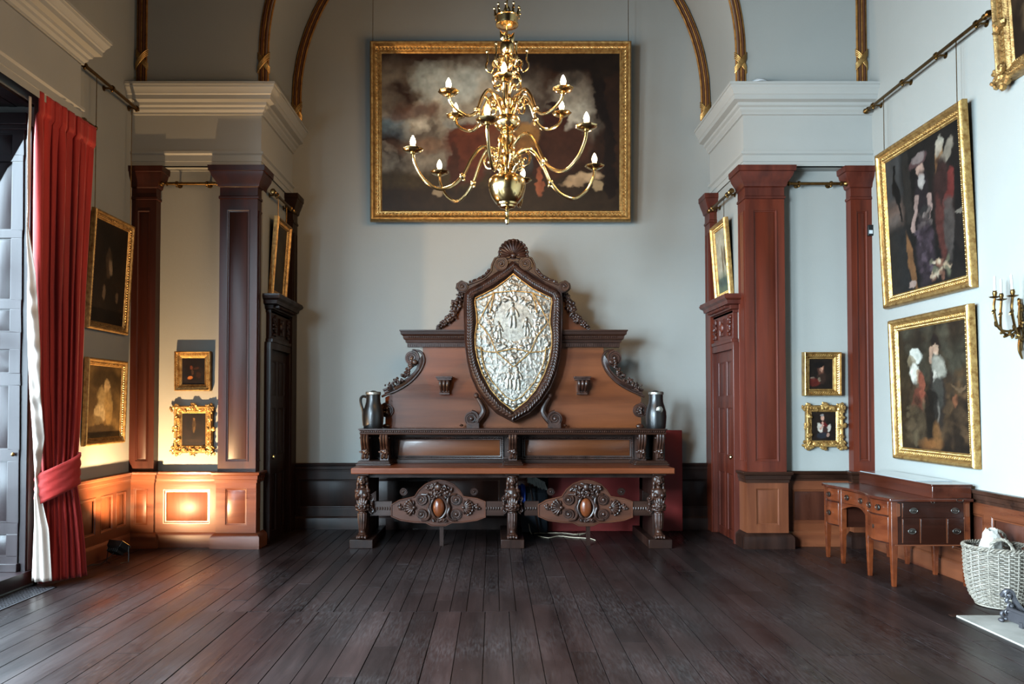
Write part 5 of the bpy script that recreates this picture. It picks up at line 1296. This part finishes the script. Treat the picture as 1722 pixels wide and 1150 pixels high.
# raised shelf at the back
b = MB(); b.box(XBK-.34, XBK, YN+.01, YFD-.0, ZT, ZT+.105); b.box(XBK-.35, XBK+.005, YN, YFD+.01, ZT+.105, ZT+.12); b.build('raised_shelf', M['deskt'], DK, world=True, bevel=.003)
MB().box(XBK-.33, XBK-.0, YN+.30, YFD+.0, ZT+.12, ZT+.125).build('shelf_glass', M['deskglass'] if 'deskglass' in M else mat('reflection_tinted_glass', 'b0b6b8', .08, vary=.02, coat=1), DK, world=True)  # pale base colour stands in for the whitish reflection on the glass
# end panel: dummy drawers with inlay lines
XS0 = fx(YN)+.02; W_ = XBK-.02-XS0; X_ = lambda t: XS0+W_*t
for x0, x1, z0, z1, hs in ((.1, .915, .60, .725, (.17, .84)), (.1, .33, ZD+.02, .59, (.5,)), (.335, .68, ZD+.02, .59, ()), (.69, .915, ZD+.02, .59, (.5,))):
    b = MB(); b.box(X_(x0)+.004, X_(x1)-.004, YN-.007, YN, z0, z1); o = b.build('drawer_front', M['desks'], DK, world=True, bevel=.002)
    for q in (x0, x1): MB().box(X_(q)-.0012, X_(q)+.0012, YN-.0085, YN, z0, z1).build('inlay_line', M['inlay'], o, world=True)
    for h in hs: ring(o, (X_(x0+(x1-x0)*h), YN-.008, (z0+z1)/2), (0, -1, 0), .026)
for t in (.045, .96):
    b = MB(); b.prism([(X_(t)+.017*math.cos(a), (.045 if math.sin(a) > 0 else -.045)+.665+.012*math.sin(a)) for a in np.linspace(0, 2*PI, 20, endpoint=False)], 0, .008, Matrix(((1,0,0,0),(0,0,-1,YN+.0),(0,1,0,0),(0,0,0,1)))); b.build('inlay_plaque', M['inlay'], DK, world=True)
MB().box(XS0, XBK-.02, YN-.01, YN, ZD-.004, ZD+.006).build('inlay_edge', M['inlay'], DK, world=True)
b = MB(); b.tube([(X_(.5)+.014*math.cos(a), YN-.012, .735+.014*math.sin(a)) for a in np.linspace(0, 2*PI, 16, endpoint=False)], .003, 6, closed=True); b.build('slide_ring', M['pewter'], DK, world=True)
b = MB(); b.tube([(X_(.84)+.03*math.cos(a), YN-.03, .752+.014*math.sin(a)) for a in np.linspace(0, 2*PI, 16, endpoint=False)], .003, 6, closed=True); b.build('slide_ring', M['pewter'], DK, world=True)

# ------------------------------------------------------------------ wicker log basket
BX, BY = 3.97, 6.30
BK = thing('log_basket', (BX, BY, 0), 'round pale wicker log basket with two loop handles, between desk and hearth', 'basket')
prf = [(.10, .012), (.16, .02), (.20, .08), (.222, .16), (.235, .26), (.24, .36), (.243, .46)]
rz_ = np.array([p[1] for p in prf]); rr_ = np.array([p[0] for p in prf])
b = MB(); rows = 30
for k in range(rows):
    z = .03+.42*k/(rows-1); R0 = float(np.interp(z, rz_, rr_)); N_ = 88
    b.tube([((R0+.007*math.cos(22*a+(PI if k % 2 else 0)))*math.cos(a), (R0+.007*math.cos(22*a+(PI if k % 2 else 0)))*math.sin(a), z) for a in np.linspace(0, 2*PI, N_, endpoint=False)], .0068, 5, closed=True)
o = b.build('weave', M['wick'], BK); o['kind'] = 'stuff'
b = MB()
for k in range(22):
    a = 2*PI*(k+.5)/22; b.tube([((np.interp(z, rz_, rr_))*math.cos(a), (np.interp(z, rz_, rr_))*math.sin(a), z) for z in np.linspace(.02, .46, 10)], .0065, 5)
o = b.build('stakes', M['wick'], BK); o['kind'] = 'stuff'
b = MB(); b.lathe([(.001, .008), (.17, .008), (.17, .02), (.001, .02)], 24); b.build('base', M['wick'], BK)
b = MB()
for s in (0, PI*2/3, PI*4/3): b.tube([((.243+.012*math.cos(18*a+s))*math.cos(a), (.243+.012*math.cos(18*a+s))*math.sin(a), .462+.012*math.sin(18*a+s)) for a in np.linspace(0, 2*PI, 120, endpoint=False)], .008, 5, closed=True)
b.build('rim', M['wick'], BK)
for ang in (R(-118), R(62)):
    b = MB(); pts = []
    for s in (0, PI):
        P = [((.244)*math.cos(ang+u*.33)-.0*abs(u), .244*math.sin(ang+u*.33), .44+.115*math.sqrt(max(0, 1-u*u))) for u in np.linspace(-1, 1, 26)]
        P = [(x+.008*math.cos(i*.9+s), y+.008*math.sin(i*.9+s)*.5, z+.006*math.sin(i*.9+s)) for i, (x, y, z) in enumerate(P)]
        b.tube(P, .009, 6)
    b.build('handle', M['wick'], BK)
# crumpled paper bag and a log in the basket
def crumple(name, c, h, r, mt, seed, label, cat):
    root = thing(name, c, label, cat); rn = random.Random(seed); b = MB(); nn, mm = 14, 9
    for i in range(mm):
        for j in range(nn):
            a = 2*PI*j/nn; q = r*(.55+.6*math.sin(PI*min(1, i/(mm-1)*.9+.1)))*rn.uniform(.75, 1.12); b.v.append((q*math.cos(a), q*.7*math.sin(a), h*i/(mm-1)+rn.uniform(-.012, .012)))
    b.f = [(i*nn+j, i*nn+(j+1) % nn, (i+1)*nn+(j+1) % nn, (i+1)*nn+j) for i in range(mm-1) for j in range(nn)] + [tuple(range(nn))]
    b.build('sheet', mt, root, sharp=15); return root
crumple('paper_bag', (BX-.1, BY-.07, .33), .28, .08, M['paperw'], 3, 'crumpled pale printed paper sticking out of the wicker basket', 'paper')
crumple('paper_bag', (BX+.01, BY+.10, .33), .25, .07, M['paper'], 6, 'crumpled plain brown paper behind the pale one in the wicker basket', 'paper')
lg = thing('log', (BX+.02, BY+.03, .14), 'dark split log lying in the wicker basket', 'log')
b = MB(); b.lathe([(.07, -.11), (.075, 0), (.07, .11)], 14, T((.0, -.03, .07)) @ Euler((R(90), 0, R(40))).to_matrix().to_4x4(), wob=lambda a, z: 1+.06*math.sin(a*5+z*9)); b.build('bark', M['dark'], lg)

# ------------------------------------------------------------------ hearth, chimneypiece, fender
h0 = fl(1608, 1037); 
hs = struct(MB().box(h0.x, XR, 2.9, h0.y+.0, -.012, .012).build('floor_hearth', M['stone'], bevel=.003))
k = struct(MB().box(h0.x-.03, XR, h0.y, h0.y+.05, -.012, .006).build('trim_21', M['dark']))
MP = thing('chimneypiece', (XR-.1, 5.0, 0), 'white marble chimneypiece just cut by the right edge of the picture', 'fireplace')
b = MB(); yE = 5.99
b.sweep([(o, h) for o, h in [(-.1, 1.31), (0, 1.31), (.0, 1.27), (-.015, 1.265), (-.02, 1.24), (-.035, 1.235), (-.05, 1.21), (-.1, 1.2)]], [(XR, yE), (3.93, yE), (3.93, 3.0), (XR, 3.0)][::-1]) if False else None
b.box(3.945, XR, 3.0, yE, 1.285, 1.315); b.box(3.955, XR, 3.01, yE-.01, 1.26, 1.285); b.box(3.975, XR, 3.03, yE-.03, 1.235, 1.26); b.build('mantelshelf', M['marble'], MP, world=True, bevel=.006)
b = MB(); b.lathe([(.001, 1.235), (.105, 1.235), (.10, 1.2), (.085, 1.19), (.08, 1.16), (.088, 1.15), (.085, 1.14), (.1, 1.08), (.118, .98), (.118, .9), (.1, .82), (.085, .76), (.09, .74), (.1, .7), (.1, .12), (.12, .1), (.12, .0), (.001, 0)], 32, T((4.10, 5.84, 0)))
for k in range(14): a = 2*PI*k/14; b.ball((4.10+.088*math.cos(a), 5.84+.088*math.sin(a), 1.175), (.014, .014, .02), None, 6, 4)
b.build('bulging_jamb', M['marble'], MP, world=True)
MB().box(4.02, XR, 5.2, 5.75, .012, 1.235).build('jamb', M['marble'], MP, world=True)
MB().box(4.02, XR, 3.1, 3.7, .012, 1.235).build('jamb', M['marble'], MP, world=True)
MB().box(4.04, XR, 3.7, 5.2, .95, 1.235).build('frieze', M['marble'], MP, world=True)
MB().box(4.10, XR-.005, 3.7, 5.2, .013, .95).build('firebox', M['black'], MP, world=True)
FE = thing('fender', (3.75, 5.75, .012), 'grey cast iron hearth fender with scrolled end, standing on the pale hearth stone', 'fender')
e0 = Vector((3.68, 5.80, .02))
b = MB(); 
b.tube(spline([(3.695, 5.83, .19), (3.70, 5.8, .225), (3.735, 5.79, .22), (3.76, 5.79, .16), (3.80, 5.78, .10), (3.88, 5.78, .06), (3.95, 5.78, .05)], 6), [.02]*37, 8)
for c, r, s in (((3.705, 5.78, .205), .026, 1), ((3.69, 5.775, .09), .03, -1), ((3.715, 5.775, .13), .022, 1)): volute(b, c, r, s, PI/2, 1.5, .008, False)
b.tube(spline([(3.72, 5.78, .2), (3.69, 5.78, .165), (3.72, 5.78, .14), (3.70, 5.78, .1), (3.655, 5.78, .08), (3.67, 5.78, .05), (3.72, 5.78, .06)], 5), .012, 7)
for k in range(4): b.ball((3.655+.03*k, 5.785, .028+(.01 if k in (1, 2) else 0)), (.02, .025, .016))
b.build('scroll_end', M['iron'], FE, world=True)
b = MB(); P = [(3.73, .06), (3.745, .17), (3.78, .12), (3.85, .075), (3.96, .05), (3.96, .02), (3.73, .02)]
b.prism([(x, -z) for x, z in P], 5.785, 5.80, Matrix(((1,0,0,0),(0,0,1,0),(0,-1,0,0),(0,0,0,1)))); b.box(3.70, 3.97, 5.765, 5.80, .03, .045)
b.build('end_plate', M['iron'], FE, world=True)
b = MB()
for k in range(8): b.ball((3.72+.03*k, 5.765, .055), (.016, .012, .012), None, 8, 4)
b.build('beaded_edge', M['iron'], FE, world=True)
b = MB(); b.box(3.69, 3.71, 3.3, 5.78, .03, .10); b.tube([(3.70, 3.3, .11), (3.70, 5.78, .11)], .014, 8)
for y in (3.35, 4.5, 5.6): b.box(3.685, 3.715, y, y+.04, .012, .05)
b.build('front_rail', M['iron'], FE, world=True)

# ------------------------------------------------------------------ wall sconce
SC = thing('wall_sconce', (XR, 6.33, 2.0), 'gilt bronze scrolling wall sconce with three white candles beside the chimneypiece', 'wall light')
sx = lambda px, py, Y: at(px, py, Y)
b = MB(); X1 = XR-.02; bz = 2.0
for k in range(16): b.ball((X1-.01, 6.33+.012*math.sin(k*1.4), bz+.02+k*.026), (.014, .014+.012*math.sin(PI*k/15), .022), (.5*math.sin(k*2), 0, 0), 8, 5)
b.tube(spline([(X1, 6.33, bz-.06), (X1-.02, 6.33, bz+.02), (X1, 6.34, bz+.15), (X1-.02, 6.32, bz+.3), (X1-.01, 6.33, bz+.42)], 6), [.006+.012*math.sin(PI*i/24) for i in range(25)], 8)
b.build('back_plate', M['brassd'], SC, world=True)
for (px, py, Y, ph) in ((1673, 500, 6.3, 0), (1684, 504, 6.45, 1), (1703, 498, 6.15, 2)):
    t = at(px, py, Y); b = MB(); base = Vector((X1-.02, 6.33, bz+.19))
    low = Vector(((t.x+base.x)/2-.02*(1 if ph < 2 else 0), (Y+6.33)/2, bz+.19-.02*ph)); 
    P = spline([tuple(base), tuple(low+Vector((.03, 0, -.03))), tuple(low+Vector((-.05*(ph < 2), 0, .0))), (t.x-.008, Y, (t.z+low.z)/2+.02), (t.x, Y, t.z)], 6)
    b.tube(P, .010, 7)
    for j in (5, 9, 14, 18): b.ball(P[j]+Vector((-.004, 0, -.012)), (.028, .012, .014), (0, j, 0), 8, 4)
    a_ = b.build('arm', M['brassd'], SC, world=True)
    q = MB(); q.lathe([(.006, -.01), (.03, -.002), (.04, .006), (.028, .006), (.012, .012), (.016, .022), (.018, .04), (.013, .045), (.016, .052), (.001, .052)], 18, T(t), wob=lambda a, z: 1+(.1*math.sin(6*a) if -.005 < z < .008 else 0)); q.build('drip_pan', M['brassd'], a_, world=True)
    lean = (0, -.003, -.02)[ph]
    q = MB(); q.lathe([(.0105, .04), (.0095, .165), (.003, .168), (.001, .175)], 12, T(t) @ Euler((0, lean*3, 0)).to_matrix().to_4x4()); q.build('candle', M['candle'], a_, world=True)

# ------------------------------------------------------------------ small fittings
FLD = thing('floodlight', (-3.76, 8.02, 0), 'small black floodlight on a wire stand at the foot of the left wall', 'floodlight')
Q = T((-3.76, 8.02, .17)) @ Euler((R(-35), 0, R(-25))).to_matrix().to_4x4()
b = MB(); b.taper((-.09, .09, -.06, .06), -.03, (-.095, .095, -.065, .065), .03, Q); b.taper((-.06, .06, -.04, .04), -.07, (-.09, .09, -.06, .06), -.03, Q)
for k in range(6): b.box(-.07+k*.026, -.062+k*.026, -.05, .05, -.085, -.03, Q)
b.build('housing', M['black'], FLD, world=True, bevel=.004)
MB().box(-.08, .08, -.05, .05, .03, .034, Q).build('lamp_glass', mat('lit_lens', 'ffd08a', .3, emit='ffb050', estr=6), FLD, world=True)
for s in (-1, 1):
    MB().tube([(-3.76+s*.1, 8.02, .17), (-3.76+s*.11, 8.0, .01), (-3.76+s*.05, 7.95, .008)], .005, 6).build('stand_wire', M['black'], FLD, world=True)
MB().tube(spline([(-3.77, 7.97, .12), (-3.82, 7.93, .06), (-3.88, 7.9, .012), (-3.95, 7.85, .008), (-4.0, 7.7, .008)], 6), .005, 6).build('lead', M['black'], FLD, world=True)
GR = thing('floor_grille', (-3.93, 6.5, 0), 'perforated metal floor grille below the shuttered window', 'grille')
b = MB(); g0, g1, g2, g3 = XL+.0, -3.78, 5.3, 6.93
b.box(g0, g0+.02, g2, g3, 0, .006); b.box(g1-.02, g1, g2, g3, 0, .006); b.box(g0, g1, g2, g2+.02, 0, .006); b.box(g0, g1, g3-.02, g3, 0, .006); b.build('border', M['iron'], GR, world=True)
b = MB(); n = 40
for k in range(n): y = g2+.02+(g3-g2-.04)*k/n; b.box(g0+.02, g1-.02, y, y+.014, .001, .005)
for k in range(8): x = g0+.02+(g1-g0-.04)*k/8; b.box(x, x+.012, g2, g3, .001, .0055)
o = b.build('lattice', M['iron'], GR, world=True); o['kind'] = 'stuff'
p = at(1462, 388, YF_+.03); SE = thing('alarm_sensor', (p.x, YF_+.03, p.z-.06), 'small black and white sensor box on the corner mahogany pilaster', 'sensor')
MB().box(-.028, .028, -.035, 0, 0, .12).build('housing', M['black'], SE, bevel=.004)
MB().box(-.02, .02, -.04, -.035, .02, .06).build('label_plate', M['plastic'], SE, bevel=.002)
MB().tube(spline([(.028, -.015, .09), (.045, -.02, .15), (.056, -.0, .12)], 5), .002, 5).build('wire', M['black'], SE)
p = at(1278, 139, 8.70); DI = thing('plastic_dome', (p.x, 8.74, 5.13), 'small flat white dome lying on the cornice by the ribs, right side', 'dome')
MB().lathe([(.095, 0), (.095, .015), (.08, .035), (.05, .05), (.02, .056), (0, .057)], 28).build('cover', M['plastic'], DI)
MB().lathe([(.1, 0), (.1, .008), (.001, .008)], 28).build('base', M['plastic'], DI)
